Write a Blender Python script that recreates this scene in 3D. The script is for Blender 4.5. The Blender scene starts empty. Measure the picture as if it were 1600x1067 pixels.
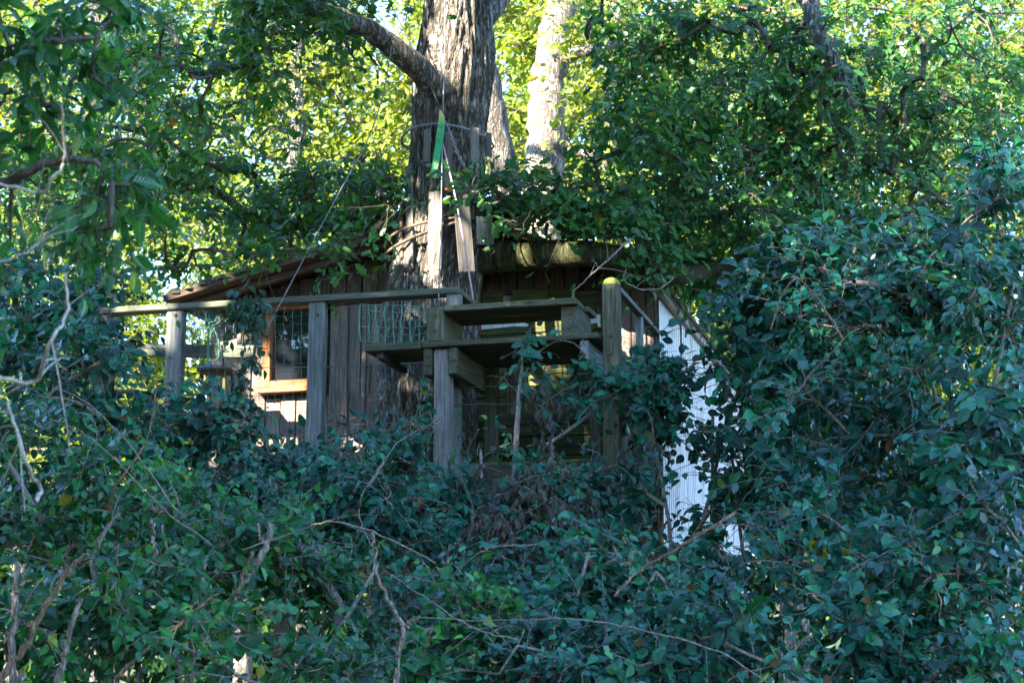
import bpy, bmesh, math, random
import numpy as np
from mathutils import Matrix, Vector, noise as mnoise

R = math.radians
SC = bpy.context.scene
COL = SC.collection
rng = np.random.default_rng(7)
random.seed(7)

# ------------------------------------------------------------------ camera, sky, sun, exposure
FPX, PITCH = 2978.0, R(12.0)
CAM = np.array([0.0, 0.0, 1.6])
cam = bpy.data.cameras.new('camera')
cam_o = bpy.data.objects.new('camera', cam)
COL.objects.link(cam_o)
cam_o.location = CAM
cam_o.rotation_euler = (R(90) + PITCH, 0, 0)
cam.sensor_width = 36.0
cam.lens = FPX / 1600 * 36
cam.clip_start = 0.05
cam.clip_end = 3000
cam.dof.use_dof = True
cam.dof.focus_distance = 12.0
cam.dof.aperture_fstop = 5.6
SC.camera = cam_o

LIGHT = np.array([0.62, 0.58, -0.53]); LIGHT /= np.linalg.norm(LIGHT)   # the way sunlight travels
TO_SUN = -LIGHT
ELEV = math.asin(TO_SUN[2]); AZ = math.atan2(TO_SUN[0], TO_SUN[1])
w = bpy.data.worlds.new('World'); SC.world = w; w.use_nodes = True
nt = w.node_tree
bg = nt.nodes['Background']
sky = nt.nodes.new('ShaderNodeTexSky')
sky.sky_type = 'NISHITA'; sky.sun_disc = False
sky.sun_elevation = ELEV; sky.sun_rotation = AZ
nt.links.new(sky.outputs[0], bg.inputs[0])
sky.ozone_density = 6.0; sky.dust_density = 0.2; sky.altitude = 600
bg.inputs[1].default_value = 0.15
sun = bpy.data.lights.new('sun', 'SUN'); sun.energy = 5.0; sun.angle = R(0.5); sun.color = (1.0, 0.91, 0.76)
sun_o = bpy.data.objects.new('sun', sun); COL.objects.link(sun_o)
sun_o.rotation_euler = Vector(LIGHT).to_track_quat('-Z', 'Y').to_euler()
SC.view_settings.view_transform = 'Standard'; SC.view_settings.look = 'None'
SC.view_settings.gamma = 1; SC.view_settings.use_curve_mapping = False
SC.view_settings.exposure = 3.3
SC.render.engine = 'CYCLES'
SC.cycles.max_bounces = 8; SC.cycles.transmission_bounces = 6; SC.cycles.diffuse_bounces = 2
SC.cycles.use_denoising = True

# ------------------------------------------------------------------ geometry of the place
def ray(px, py):
    a = (px - 800) / FPX; b = (533.5 - py) / FPX
    return np.array([a, math.cos(PITCH) - b * math.sin(PITCH), math.sin(PITCH) + b * math.cos(PITCH)])
def at(px, py, Y):                     # point of the place seen at a pixel, at distance Y along the ground
    d = ray(px, py); return CAM + d * (Y / d[1])
def project(P):
    q = P - CAM
    yc = q[..., 1] * math.cos(PITCH) + q[..., 2] * math.sin(PITCH)
    zc = -q[..., 1] * math.sin(PITCH) + q[..., 2] * math.cos(PITCH)
    yc = np.where(yc < .05, .05, yc)
    return 800 + FPX * q[..., 0] / yc, 533.5 - FPX * zc / yc, yc
TURN = R(15)                           # the tree house is turned clockwise by this much
U = np.array([math.cos(TURN), -math.sin(TURN), 0]); V = np.array([math.sin(TURN), math.cos(TURN), 0])
O = np.array([0.0, 13.0, 0.0])
def loc(u, v, z): return O + U * u + V * v + np.array([0, 0, z])
def hit(px, py, v):                    # (u, z) on the plane of the house's own depth v
    d = ray(px, py); t = (v - np.dot(CAM - O, V)) / np.dot(d, V); p = CAM + d * t
    return float(np.dot(p - O, U)), float(p[2])
def hit3(px, py, v):
    u, z = hit(px, py, v); return loc(u, v, z)

# ------------------------------------------------------------------ object helpers
W = {}
def tag(o, label=None, cat=None, group=None, kind=None):
    if label: o['label'] = label
    if cat: o['category'] = cat
    if group: o['group'] = group
    if kind: o['kind'] = kind
    return o
def empty(name, p, rz=0.0, label=None, cat=None, group=None, parent=None):
    o = bpy.data.objects.new(name, None); COL.objects.link(o); o.empty_display_size = .2
    M = Matrix.Translation(Vector(p)) @ Matrix.Rotation(rz, 4, 'Z')
    return put(tag(o, label, cat, group), M, parent)
def put(o, M, parent=None):
    W[o.name] = M
    if parent is not None:
        o.parent = parent; o.matrix_basis = W[parent.name].inverted() @ M
    else:
        o.matrix_basis = M
    return o
def mesh_np(name, verts, faces, mat, smooth=False, attr=None):
    """faces: list of int arrays, each [n,k]"""
    me = bpy.data.meshes.new(name)
    verts = np.asarray(verts, dtype=np.float32).reshape(-1, 3)
    faces = [np.asarray(f, dtype=np.int32) for f in faces if len(f)]
    me.vertices.add(len(verts)); me.vertices.foreach_set('co', verts.ravel())
    loops = np.concatenate([f.ravel() for f in faces]); tot = np.concatenate([np.full(len(f), f.shape[1], np.int32) for f in faces])
    me.loops.add(len(loops)); me.loops.foreach_set('vertex_index', loops)
    me.polygons.add(len(tot))
    st = np.zeros(len(tot), np.int32); st[1:] = np.cumsum(tot)[:-1]
    me.polygons.foreach_set('loop_start', st); me.polygons.foreach_set('loop_total', tot)
    me.polygons.foreach_set('use_smooth', np.full(len(tot), smooth))
    if attr is not None:
        a = me.attributes.new('rnd', 'FLOAT', 'POINT'); a.data.foreach_set('value', np.asarray(attr, np.float32))
    me.materials.append(mat); me.update(calc_edges=True)
    return me
def mk(name, verts, faces, mat, parent=None, smooth=False, attr=None, kind=None, label=None):
    """verts in world space; the object sits in its parent's frame"""
    M = W[parent.name] if parent is not None else Matrix.Translation(Vector(np.asarray(verts).reshape(-1, 3)[0]))
    Mi = np.array(M.inverted())
    v = np.asarray(verts).reshape(-1, 3) @ Mi[:3, :3].T + Mi[:3, 3]
    o = bpy.data.objects.new(name, mesh_np(name, v, faces, mat, smooth, attr)); COL.objects.link(o)
    put(o, M, parent); tag(o, label, kind=kind)
    return o

BOX_F = np.array([[0, 3, 2, 1], [4, 5, 6, 7], [0, 1, 5, 4], [1, 2, 6, 5], [2, 3, 7, 6], [3, 0, 4, 7]])
def beam(name, p0, p1, wid, thick, mat, parent, side=None, bevel=.005, label=None, warp=.004, ragged=0.0):
    """one timber from p0 to p1, its own X along the grain; wid along `side`, thick across"""
    p0 = np.asarray(p0, float); p1 = np.asarray(p1, float)
    x = p1 - p0; L = np.linalg.norm(x); x /= L
    s = np.asarray(side if side is not None else U, float); s = s - x * np.dot(s, x); s /= np.linalg.norm(s)
    z = np.cross(x, s)
    M = Matrix(((x[0], s[0], z[0], p0[0]), (x[1], s[1], z[1], p0[1]), (x[2], s[2], z[2], p0[2]), (0, 0, 0, 1)))
    bm = bmesh.new()
    n = max(1, int(L / .35)); rings = []
    for i in range(n + 1):
        xx = L * i / n
        wy = random.uniform(-warp, warp) if 0 < i < n else 0
        e = random.uniform(-ragged, ragged) if i in (0, n) else 0
        rings.append([bm.verts.new((xx + (e if k < 2 else -e), wid / 2 * a + wy, thick / 2 * b + wy * .5)) for k, (a, b) in enumerate(((-1, -1), (1, -1), (1, 1), (-1, 1)))])
    for a, b in zip(rings, rings[1:]):
        for k in range(4): bm.faces.new((a[k], a[(k + 1) % 4], b[(k + 1) % 4], b[k]))
    bm.faces.new(rings[0][::-1]); bm.faces.new(rings[-1])
    bmesh.ops.recalc_face_normals(bm, faces=bm.faces)
    if bevel > 0:
        ed = [e for e in bm.edges if len(e.link_faces) == 2 and e.calc_face_angle(0) > 1.0]
        bmesh.ops.bevel(bm, geom=ed, offset=bevel, segments=1, affect='EDGES')
    me = bpy.data.meshes.new(name); bm.to_mesh(me); bm.free(); me.materials.append(mat)
    o = bpy.data.objects.new(name, me); COL.objects.link(o); put(o, M, parent); tag(o, label)
    return o
def lbox(name, u0, u1, v0, v1, z0, z1, mat, parent, **k):
    """a timber given by its extents in the house's frame; the grain follows the longest side"""
    d = (u1 - u0, v1 - v0, z1 - z0); c = ((u0 + u1) / 2, (v0 + v1) / 2, (z0 + z1) / 2)
    if d[0] >= d[1] and d[0] >= d[2]: a = beam(name, loc(u0, c[1], c[2]), loc(u1, c[1], c[2]), d[1], d[2], mat, parent, side=V, **k)
    elif d[1] >= d[2]: a = beam(name, loc(c[0], v0, c[2]), loc(c[0], v1, c[2]), d[0], d[2], mat, parent, side=U, **k)
    else: a = beam(name, loc(c[0], c[1], z0), loc(c[0], c[1], z1), d[0], d[1], mat, parent, side=U, **k)
    return a

def tube_arrays(paths, radii, sides=6):
    """paths [N,K,3], radii [N,K] -> verts, quads"""
    paths = np.asarray(paths, float); N, K, _ = paths.shape; radii = np.asarray(radii, float)
    t = np.gradient(paths, axis=1); t /= np.linalg.norm(t, axis=2, keepdims=True) + 1e-9
    ref = np.where(np.abs(t[:, :1, 2:3]) > .9, np.array([1., .2, 0]), np.array([.1, 0, 1.]))
    a = np.cross(t, np.broadcast_to(ref, t.shape)); a /= np.linalg.norm(a, axis=2, keepdims=True) + 1e-9
    b = np.cross(t, a)
    th = np.arange(sides) * 2 * math.pi / sides
    v = paths[:, :, None, :] + radii[:, :, None, None] * (a[:, :, None, :] * np.cos(th)[None, None, :, None] + b[:, :, None, :] * np.sin(th)[None, None, :, None])
    base = (np.arange(N) * K * sides)[:, None, None] + (np.arange(K - 1) * sides)[None, :, None]
    s = np.arange(sides)[None, None, :]; s2 = (s + 1) % sides
    f = np.stack([base + s, base + s2, base + sides + s2, base + sides + s], -1).reshape(-1, 4)
    return v.reshape(-1, 3), f
def smooth_path(pts, n):
    pts = np.asarray(pts, float)
    P = np.vstack([2 * pts[0] - pts[1], pts, 2 * pts[-1] - pts[-2]])
    out = []
    m = len(pts) - 1
    for s in np.linspace(0, m - 1e-6, n):
        i = int(s); t = s - i; p0, p1, p2, p3 = P[i:i + 4]
        out.append(.5 * ((2 * p1) + (-p0 + p2) * t + (2 * p0 - 5 * p1 + 4 * p2 - p3) * t * t + (-p0 + 3 * p1 - 3 * p2 + p3) * t ** 3))
    return np.array(out)
def stem(name, pts, r0, r1, mat, parent=None, n=None, sides=8, wob=0.0, knots=0.0, **k):
    n = n or max(6, len(pts) * 5)
    p = smooth_path(pts, n)
    if wob: p[1:-1] += rng.normal(0, wob, (n - 2, 3))
    r = np.linspace(r0, r1, n)
    if knots: r = r * (1 + rng.normal(0, knots, n))
    v, f = tube_arrays(p[None], r[None], sides)
    v = np.vstack([v, p[0] , p[-1] + (p[-1] - p[-2]) * .15]); nb = n * sides
    i = np.arange(sides); j = (i + 1) % sides
    caps = np.vstack([np.stack([j, i, np.full(sides, nb)], 1), np.stack([i + nb - sides, j + nb - sides, np.full(sides, nb + 1)], 1)])
    return mk(name, v, [f, caps], mat, parent, smooth=True, **k)

# ------------------------------------------------------------------ materials
def mat_new(name):
    m = bpy.data.materials.new(name); m.use_nodes = True
    n = m.node_tree; n.nodes.clear()
    out = n.nodes.new('ShaderNodeOutputMaterial'); b = n.nodes.new('ShaderNodeBsdfPrincipled')
    n.links.new(b.outputs[0], out.inputs[0])
    return m, n, b, out
def nd(n, t, **k):
    x = n.nodes.new(t)
    for a, v in k.items(): setattr(x, a, v)
    return x
def ramp(n, src, stops):
    r = n.nodes.new('ShaderNodeValToRGB'); e = r.color_ramp.elements
    while len(e) < len(stops): e.new(.5)
    for x, (p, c) in zip(e, stops): x.position = p; x.color = (*c, 1)
    n.links.new(src, r.inputs[0]); return r.outputs[0]
def noise_tex(n, vec, scale, detail=4, rough=.6, dist=0.0):
    t = nd(n, 'ShaderNodeTexNoise'); t.inputs['Scale'].default_value = scale; t.inputs['Detail'].default_value = detail
    t.inputs['Roughness'].default_value = rough; t.inputs['Distortion'].default_value = dist
    n.links.new(vec, t.inputs['Vector']); return t.outputs['Fac']
def mapping(n, vec, sc):
    m = nd(n, 'ShaderNodeMapping'); m.inputs['Scale'].default_value = sc; n.links.new(vec, m.inputs['Vector']); return m.outputs[0]
def mix(n, fac, a, b, mode='MIX'):
    m = nd(n, 'ShaderNodeMix', data_type='RGBA', blend_type=mode)
    for i, x in ((0, fac), (6, a), (7, b)):
        if isinstance(x, (int, float)): m.inputs[i].default_value = x
        elif isinstance(x, tuple): m.inputs[i].default_value = (*x, 1)
        else: n.links.new(x, m.inputs[i])
    return m.outputs[2]
def mth(n, op, a, b=None, clamp=False):
    m = nd(n, 'ShaderNodeMath', operation=op, use_clamp=clamp)
    for i, x in enumerate((a, b)):
        if x is None: continue
        if isinstance(x, (int, float)): m.inputs[i].default_value = x
        else: n.links.new(x, m.inputs[i])
    return m.outputs[0]
def bump(n, h, strength, dist, b):
    x = nd(n, 'ShaderNodeBump'); x.inputs['Strength'].default_value = strength; x.inputs['Distance'].default_value = dist
    n.links.new(h, x.inputs['Height']); n.links.new(x.outputs[0], b.inputs['Normal'])
def wood(name, dark, mid, light, moss=0.0, moss_col=(.10, .13, .03), rough=.8):
    m, n, b, _ = mat_new(name)
    tc = nd(n, 'ShaderNodeTexCoord'); oi = nd(n, 'ShaderNodeObjectInfo')
    off = nd(n, 'ShaderNodeVectorMath', operation='ADD'); sc = nd(n, 'ShaderNodeVectorMath', operation='SCALE')
    sc.inputs[0].default_value = (13, 7, 5); n.links.new(oi.outputs['Random'], sc.inputs['Scale'])
    n.links.new(tc.outputs['Object'], off.inputs[0]); n.links.new(sc.outputs[0], off.inputs[1])
    g = noise_tex(n, mapping(n, off.outputs[0], (2.2, 42, 42)), 1.6, 6, .65, .35)
    c = ramp(n, g, [(.30, tuple(x * .6 for x in dark)), (.41, dark), (.52, mid), (.72, light)])
    blot = noise_tex(n, mapping(n, off.outputs[0], (2.5, 7, 7)), 1.3, 5, .65)
    c = mix(n, mth(n, 'MULTIPLY', ramp(n, blot, [(.40, (0, 0, 0)), (.66, (1, 1, 1))]), .75), c, tuple(x * .45 for x in mid), 'MIX')
    rnd = mth(n, 'ADD', mth(n, 'MULTIPLY', oi.outputs['Random'], .55), .72)
    hsv = nd(n, 'ShaderNodeHueSaturation'); n.links.new(c, hsv.inputs['Color']); n.links.new(rnd, hsv.inputs['Value'])
    c = hsv.outputs[0]
    # knots
    vo = nd(n, 'ShaderNodeTexVoronoi'); vo.inputs['Scale'].default_value = 1.0
    n.links.new(mapping(n, off.outputs[0], (2.6, 9, 9)), vo.inputs['Vector'])
    c = mix(n, ramp(n, vo.outputs['Distance'], [(.03, (1, 1, 1)), (.13, (0, 0, 0))]), c, tuple(x * .4 for x in dark))
    h = g
    if moss > 0:
        gm = nd(n, 'ShaderNodeNewGeometry'); sp = nd(n, 'ShaderNodeSeparateXYZ'); n.links.new(gm.outputs['Normal'], sp.inputs[0])
        mn = noise_tex(n, gm.outputs['Position'], 9, 6, .7)
        f = mth(n, 'ADD', mth(n, 'MULTIPLY', sp.outputs[2], .45), mth(n, 'ADD', mn, moss - 1.0))
        f = ramp(n, f, [(.02, (0, 0, 0)), (.22, (1, 1, 1))])
        mc = ramp(n, noise_tex(n, gm.outputs['Position'], 55, 4, .7), [(.3, tuple(x * .45 for x in moss_col)), (.7, tuple(min(1, x * 1.35) for x in moss_col))])
        c = mix(n, f, c, mc)
        h = mth(n, 'ADD', g, mth(n, 'MULTIPLY', f, noise_tex(n, gm.outputs['Position'], 90, 4, .7)))
    n.links.new(c, b.inputs['Base Color']); b.inputs['Roughness'].default_value = rough
    b.inputs['Specular IOR Level'].default_value = .3
    bump(n, h, .6, .004, b)
    return m
def bark(name, dark, mid, light, scale=1.0, moss=0.0, depth=.02):
    m, n, b, _ = mat_new(name)
    tc = nd(n, 'ShaderNodeTexCoord'); v = tc.outputs['Object']
    w1 = noise_tex(n, mapping(n, v, (60 * scale, 60 * scale, 14 * scale)), 1.0, 6, .7, .3)
    f1 = noise_tex(n, mapping(n, v, (21 * scale, 21 * scale, 3.4 * scale)), 1.0, 3, .5, .9)
    f2 = noise_tex(n, mapping(n, v, (38 * scale, 38 * scale, 9.0 * scale)), 1.0, 3, .5, .7)
    e1 = mth(n, 'ABSOLUTE', mth(n, 'SUBTRACT', f1, .5)); e2 = mth(n, 'ABSOLUTE', mth(n, 'SUBTRACT', f2, .5))
    ridge = mth(n, 'MULTIPLY', ramp(n, e1, [(.0, (0, 0, 0)), (.10, (1, 1, 1))]), ramp(n, e2, [(.0, (.35, .35, .35)), (.07, (1, 1, 1))]))
    h = mth(n, 'ADD', mth(n, 'MULTIPLY', ridge, .62), mth(n, 'MULTIPLY', w1, .62))
    c = ramp(n, h, [(.25, dark), (.72, mid), (1.02, light)])
    if moss > 0:
        gm = nd(n, 'ShaderNodeNewGeometry')
        mn = noise_tex(n, gm.outputs['Position'], 5, 6, .7)
        f = ramp(n, mth(n, 'ADD', mn, moss - .5), [(.42, (0, 0, 0)), (.6, (1, 1, 1))])
        c = mix(n, mth(n, 'MULTIPLY', f, .8), c, (.06, .075, .02))
    n.links.new(c, b.inputs['Base Color']); b.inputs['Roughness'].default_value = .9; b.inputs['Specular IOR Level'].default_value = .2
    bump(n, h, 1.0, depth, b)
    return m
def plain(name, col, rough=.6, metal=0.0, var=.15, scale=20):
    m, n, b, _ = mat_new(name)
    tc = nd(n, 'ShaderNodeTexCoord')
    f = noise_tex(n, tc.outputs['Object'], scale, 5, .65)
    c = ramp(n, f, [(.3, tuple(max(0, x * (1 - var)) for x in col)), (.7, tuple(min(1, x * (1 + var)) for x in col))])
    n.links.new(c, b.inputs['Base Color']); b.inputs['Roughness'].default_value = rough; b.inputs['Metallic'].default_value = metal
    return m
def leaf_mat(name, stops, obj=False, trans=.35, tcol=(1.6, 1.9, .55), rough=.42, pale=.35, spec=.45):
    m, n, b, out = mat_new(name)
    a = nd(n, 'ShaderNodeAttribute', attribute_name='rnd'); a.attribute_type = 'OBJECT' if obj else 'GEOMETRY'; r = a.outputs['Fac']
    c = ramp(n, r, stops)
    gm = nd(n, 'ShaderNodeNewGeometry')
    f = noise_tex(n, gm.outputs['Position'], 38, 3, .6)
    c = mix(n, 1.0, c, ramp(n, f, [(.3, (.72, .72, .72)), (.7, (1.2, 1.2, 1.2))]), 'MULTIPLY')
    if obj:
        tco = nd(n, 'ShaderNodeTexCoord'); sx = nd(n, 'ShaderNodeSeparateXYZ'); n.links.new(tco.outputs['Object'], sx.inputs[0])
        ay = mth(n, 'ABSOLUTE', sx.outputs[1])
        ve = mth(n, 'SINE', mth(n, 'MULTIPLY', mth(n, 'SUBTRACT', sx.outputs[0], mth(n, 'MULTIPLY', ay, .9)), 58))
        rib = ramp(n, ay, [(.012, (1, 1, 1)), (.03, (0, 0, 0))])
        c = mix(n, mth(n, 'MULTIPLY', rib, .55), c, mix(n, 1.0, c, (2.6, 2.0, 1.8), 'MULTIPLY'))
        spot = noise_tex(n, gm.outputs['Position'], 120, 3, .6)
        c = mix(n, ramp(n, spot, [(.70, (0, 0, 0)), (.76, (.8, .8, .8))]), c, (.10, .065, .02))
        bump(n, mth(n, 'SUBTRACT', mth(n, 'MULTIPLY', ve, .35), rib), .5, .02, b)
    under = mix(n, pale, c, (.14, .18, .10))
    c2 = mix(n, gm.outputs['Backfacing'], c, under)
    n.links.new(c2, b.inputs['Base Color'])
    b.inputs['Roughness'].default_value = rough; b.inputs['Specular IOR Level'].default_value = spec
    t = nd(n, 'ShaderNodeBsdfTranslucent')
    tc = mix(n, 1.0, c, tcol, 'MULTIPLY'); n.links.new(tc, t.inputs[0])
    mx = nd(n, 'ShaderNodeMixShader'); mx.inputs[0].default_value = trans
    n.links.new(b.outputs[0], mx.inputs[1]); n.links.new(t.outputs[0], mx.inputs[2]); n.links.new(mx.outputs[0], out.inputs[0])
    return m
def leaf_pair(name, stops, **k): return leaf_mat(name, stops, False, **k), leaf_mat(name + ' single', stops, True, **k)

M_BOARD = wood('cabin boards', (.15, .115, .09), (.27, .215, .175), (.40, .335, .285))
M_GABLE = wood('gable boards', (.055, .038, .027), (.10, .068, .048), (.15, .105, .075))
M_GREY = wood('grey weathered timber', (.10, .105, .095), (.18, .185, .165), (.28, .285, .255), moss=.42, moss_col=(.13, .16, .08))
M_RAIL = wood('algae rail', (.075, .08, .06), (.13, .14, .10), (.21, .22, .17), moss=.50, moss_col=(.10, .125, .05))
M_MOSSY = wood('mossy timber', (.05, .045, .025), (.095, .09, .05), (.16, .155, .09), moss=.46, moss_col=(.085, .10, .022))
M_PALE = wood('pale post timber', (.20, .17, .14), (.36, .31, .26), (.48, .43, .37))
M_DARKWOOD = wood('dark timber', (.04, .033, .025), (.075, .06, .045), (.11, .09, .07), moss=.35)
M_ORANGE = wood('varnished window timber', (.26, .085, .02), (.42, .15, .035), (.55, .23, .06), rough=.45)
M_DOOR = wood('green door boards', (.03, .033, .010), (.075, .08, .02), (.13, .135, .04), moss=.38, moss_col=(.09, .105, .02))
M_SLAT = wood('grey slats', (.08, .07, .06), (.16, .14, .12), (.25, .225, .20))
M_BARK = bark('oak bark', (.035, .029, .022), (.20, .175, .145), (.40, .365, .315), moss=.06, depth=.03)
M_BARKL = bark('lower oak bark', (.03, .025, .017), (.10, .085, .06), (.20, .175, .13), moss=.18)
M_BARK2 = bark('pale bark', (.06, .05, .04), (.24, .205, .165), (.42, .37, .31), scale=1.2, depth=.02, moss=.05)
M_MOSSLIMB = bark('mossy bark', (.02, .02, .010), (.045, .047, .018), (.085, .085, .035), moss=.35, depth=.008)
M_TWIG = bark('twig bark', (.05, .04, .03), (.12, .095, .07), (.19, .155, .12), scale=3, depth=.003)
M_STEM = bark('pale cut stems', (.07, .055, .04), (.22, .18, .14), (.40, .34, .28), scale=2.5, depth=.004)
M_TAN = bark('tan stems', (.07, .045, .025), (.19, .125, .075), (.32, .23, .15), scale=3, depth=.003)
M_SHOOT = bark('grey brown shoots', (.12, .095, .075), (.25, .205, .165), (.38, .33, .27), scale=4, depth=.002)
M_WIRE = plain('galvanised wire', (.13, .16, .13), .5, .3)
M_NET = plain('green netting', (.07, .22, .15), .7)
M_TURQ = plain('turquoise rope', (.03, .22, .27), .7)
M_BLUE = plain('blue knot', (.02, .10, .42), .6)
M_ROPE = plain('grey rope', (.20, .20, .22), .8, var=.4, scale=90)
M_ROPEDK = plain('dark rope', (.045, .045, .055), .8)
M_PINK = plain('faded pink rope', (.42, .30, .32), .8, var=.3, scale=60)
M_CHAIN = plain('chain steel', (.30, .31, .33), .35, .9)
M_WHITE = plain('white painted iron', (.70, .70, .68), .45, 0, .1)
M_RED = plain('red hinge', (.35, .03, .03), .5)
M_SOIL = plain('leaf litter soil', (.055, .042, .028), .95, 0, .45, 4)
M_CUT = plain('fresh cut wood', (.55, .40, .24), .7, 0, .2, 60)
M_MOSSCAP = plain('bright moss', (.26, .26, .045), .95, 0, .5, 70)

def glass_mat():
    m, n, b, _ = mat_new('window glass')
    b.inputs['Base Color'].default_value = (.012, .015, .02, 1); b.inputs['Roughness'].default_value = .03
    b.inputs['Specular IOR Level'].default_value = .9; b.inputs['IOR'].default_value = 1.9
    tc = nd(n, 'ShaderNodeTexCoord'); bump(n, noise_tex(n, tc.outputs['Object'], 6, 2, .5), .12, .01, b)
    return m
M_GLASS = glass_mat()
def sheet_mat():
    m, n, b, out = mat_new('white corrugated sheet')
    tc = nd(n, 'ShaderNodeTexCoord')
    f = noise_tex(n, mapping(n, tc.outputs['Object'], (3, 3, 1.2)), 2.2, 6, .7)
    c = ramp(n, f, [(.25, (.45, .44, .43)), (.5, (.70, .70, .71)), (.8, (.78, .78, .79))])
    d = noise_tex(n, mapping(n, tc.outputs['Object'], (9, 9, 5)), 1.0, 6, .8)
    c = mix(n, ramp(n, d, [(.50, (0, 0, 0)), (.72, (.85, .85, .85))]), c, (.26, .20, .12))
    n.links.new(c, b.inputs['Base Color']); b.inputs['Roughness'].default_value = .35
    return m
M_SHEET = sheet_mat()
def pennant_mat():
    m, n, b, out = mat_new('green pennant')
    tc = nd(n, 'ShaderNodeTexCoord')
    f = noise_tex(n, tc.outputs['Object'], 11, 2, .5)
    c = ramp(n, f, [(.42, (.03, .33, .13)), (.56, (.05, .42, .17)), (.64, (.45, .55, .10))])
    sp = nd(n, 'ShaderNodeSeparateXYZ'); n.links.new(tc.outputs['Object'], sp.inputs[0])
    c = mix(n, ramp(n, mth(n, 'ADD', sp.outputs[2], .12), [(0, (0, 0, 0)), (.09, (1, 1, 1))]), c, (.62, .62, .22))
    n.links.new(c, b.inputs['Base Color']); b.inputs['Roughness'].default_value = .5
    return m

FAR = leaf_pair('far leaf', [(0, (.006, .022, .006)), (.8, (.018, .05, .010)), (1, (.05, .09, .015))], trans=.2, rough=.9, pale=0, spec=.1)
G = lambda *a: list(a)
OAK = leaf_pair('oak leaf', [(0, (.010, .052, .014)), (.4, (.026, .105, .020)), (.8, (.048, .155, .024)), (.95, (.10, .20, .024)), (.985, (.16, .18, .02)), (.995, (.30, .13, .015))], trans=.36, pale=.2)
BROAD = leaf_pair('broad leaf', [(0, (.002, .018, .012)), (.3, (.005, .046, .028)), (.65, (.010, .115, .064)), (.92, (.024, .20, .085)), (.965, (.10, .24, .03)), (.985, (.20, .19, .03)), (.995, (.13, .07, .025))], trans=.2, rough=.28, pale=.06, spec=.46)
CHERRY = leaf_pair('long leaf', [(0, (.010, .060, .018)), (.6, (.024, .12, .026)), (.93, (.065, .19, .03)), (1, (.22, .28, .05))], trans=.34, rough=.32, pale=.15)
HEDGE = leaf_pair('hedge leaf', [(0, (.004, .026, .012)), (.3, (.010, .066, .024)), (.65, (.020, .14, .038)), (.9, (.048, .22, .045)), (.965, (.16, .27, .03)), (.995, (.34, .28, .03))], trans=.3, rough=.30, pale=.08, spec=.42)
BACK = leaf_pair('sunlit leaf', [(0, (.09, .135, .012)), (.6, (.145, .19, .016)), (.93, (.20, .24, .024)), (.985, (.34, .22, .03))], trans=.5, tcol=(1.95, 1.9, .5), rough=.6, pale=0.1)  # sun glow put into the colour: brighter and yellower than the other leaves
DRY = leaf_pair('withered leaf', [(0, (.03, .024, .017)), (.6, (.07, .058, .044)), (1, (.16, .135, .105))], trans=.12, rough=.7, pale=.1)
IVY = leaf_pair('ivy leaf', [(0, (.014, .045, .022)), (.7, (.024, .07, .034)), (1, (.035, .09, .04))], trans=.15, rough=.3)

# ------------------------------------------------------------------ leaf shapes (unit length along x)
def tmpl_two(w=.5, fold=.1):
    v = np.array([[0, 0, 0], [.5, w / 2, fold], [1, 0, -.08], [.5, -w / 2, fold]]); return v, np.array([[0, 2, 1], [0, 3, 2]])
def tmpl_six(w=.62, fold=.08, curl=.18, tip=1.0):
    xs = [0, .42, 1.0]; v = [[x, 0, -curl * x * x] for x in xs]
    for s in (1, -1):
        v += [[.20, s * w * .40, fold - curl * .04], [.58, s * w * .46, fold * 1.1 - curl * .33]]
    f = [[0, 1, 3], [1, 4, 3], [1, 2, 4], [0, 5, 1], [1, 5, 6], [1, 6, 2]]
    return np.array(v), np.array(f)
def tmpl_twelve(w=.62, fold=.08, curl=.2, asym=0.0, wide=.42):
    xs = [0, .24, .52, .80, 1.0]; ws = [0, .34, .5, .34, 0]
    v = [[x, 0, -curl * x * x] for x in xs]
    for s in (1, -1):
        for x, q in zip(xs[1:4], ws[1:4]):
            v.append([x - .05, s * w * q * (1 + asym * s), fold * q * 2 - curl * x * x])
    f = []
    for s, o in ((1, 5), (-1, 8)):
        for t in ([0, 1, o], [1, o + 1, o], [1, 2, o + 1], [2, o + 2, o + 1], [2, 3, o + 2], [3, 4, o + 2]):
            f.append(t if s > 0 else t[::-1])
    return np.array(v), np.array(f)
def tmpl_oak(w=.62, fold=.07, curl=.15):
    edge = [(.10, .10), (.27, .32), (.36, .18), (.55, .46), (.64, .26), (.84, .36), (.98, .12)]
    mid = [(0, 0), (.36, 0), (.66, 0), (1.0, 0)]
    z = lambda x, y: fold * abs(y) * 2.4 - curl * x * x
    v = [[x, 0, z(x, 0)] for x, _ in mid]
    for s in (1, -1): v += [[x, s * y * w * 1.05, z(x, y)] for x, y in edge]
    f = []
    for s, o in ((1, 4), (-1, 11)):
        for t in ([0, 1, o], [1, o + 1, o], [1, o + 2, o + 1], [1, 2, o + 2], [2, o + 3, o + 2], [2, o + 4, o + 3], [2, 3, o + 4], [3, o + 5, o + 4], [3, o + 6, o + 5]):
            f.append(t if s > 0 else t[::-1])
    return np.array(v), np.array(f)

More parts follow.
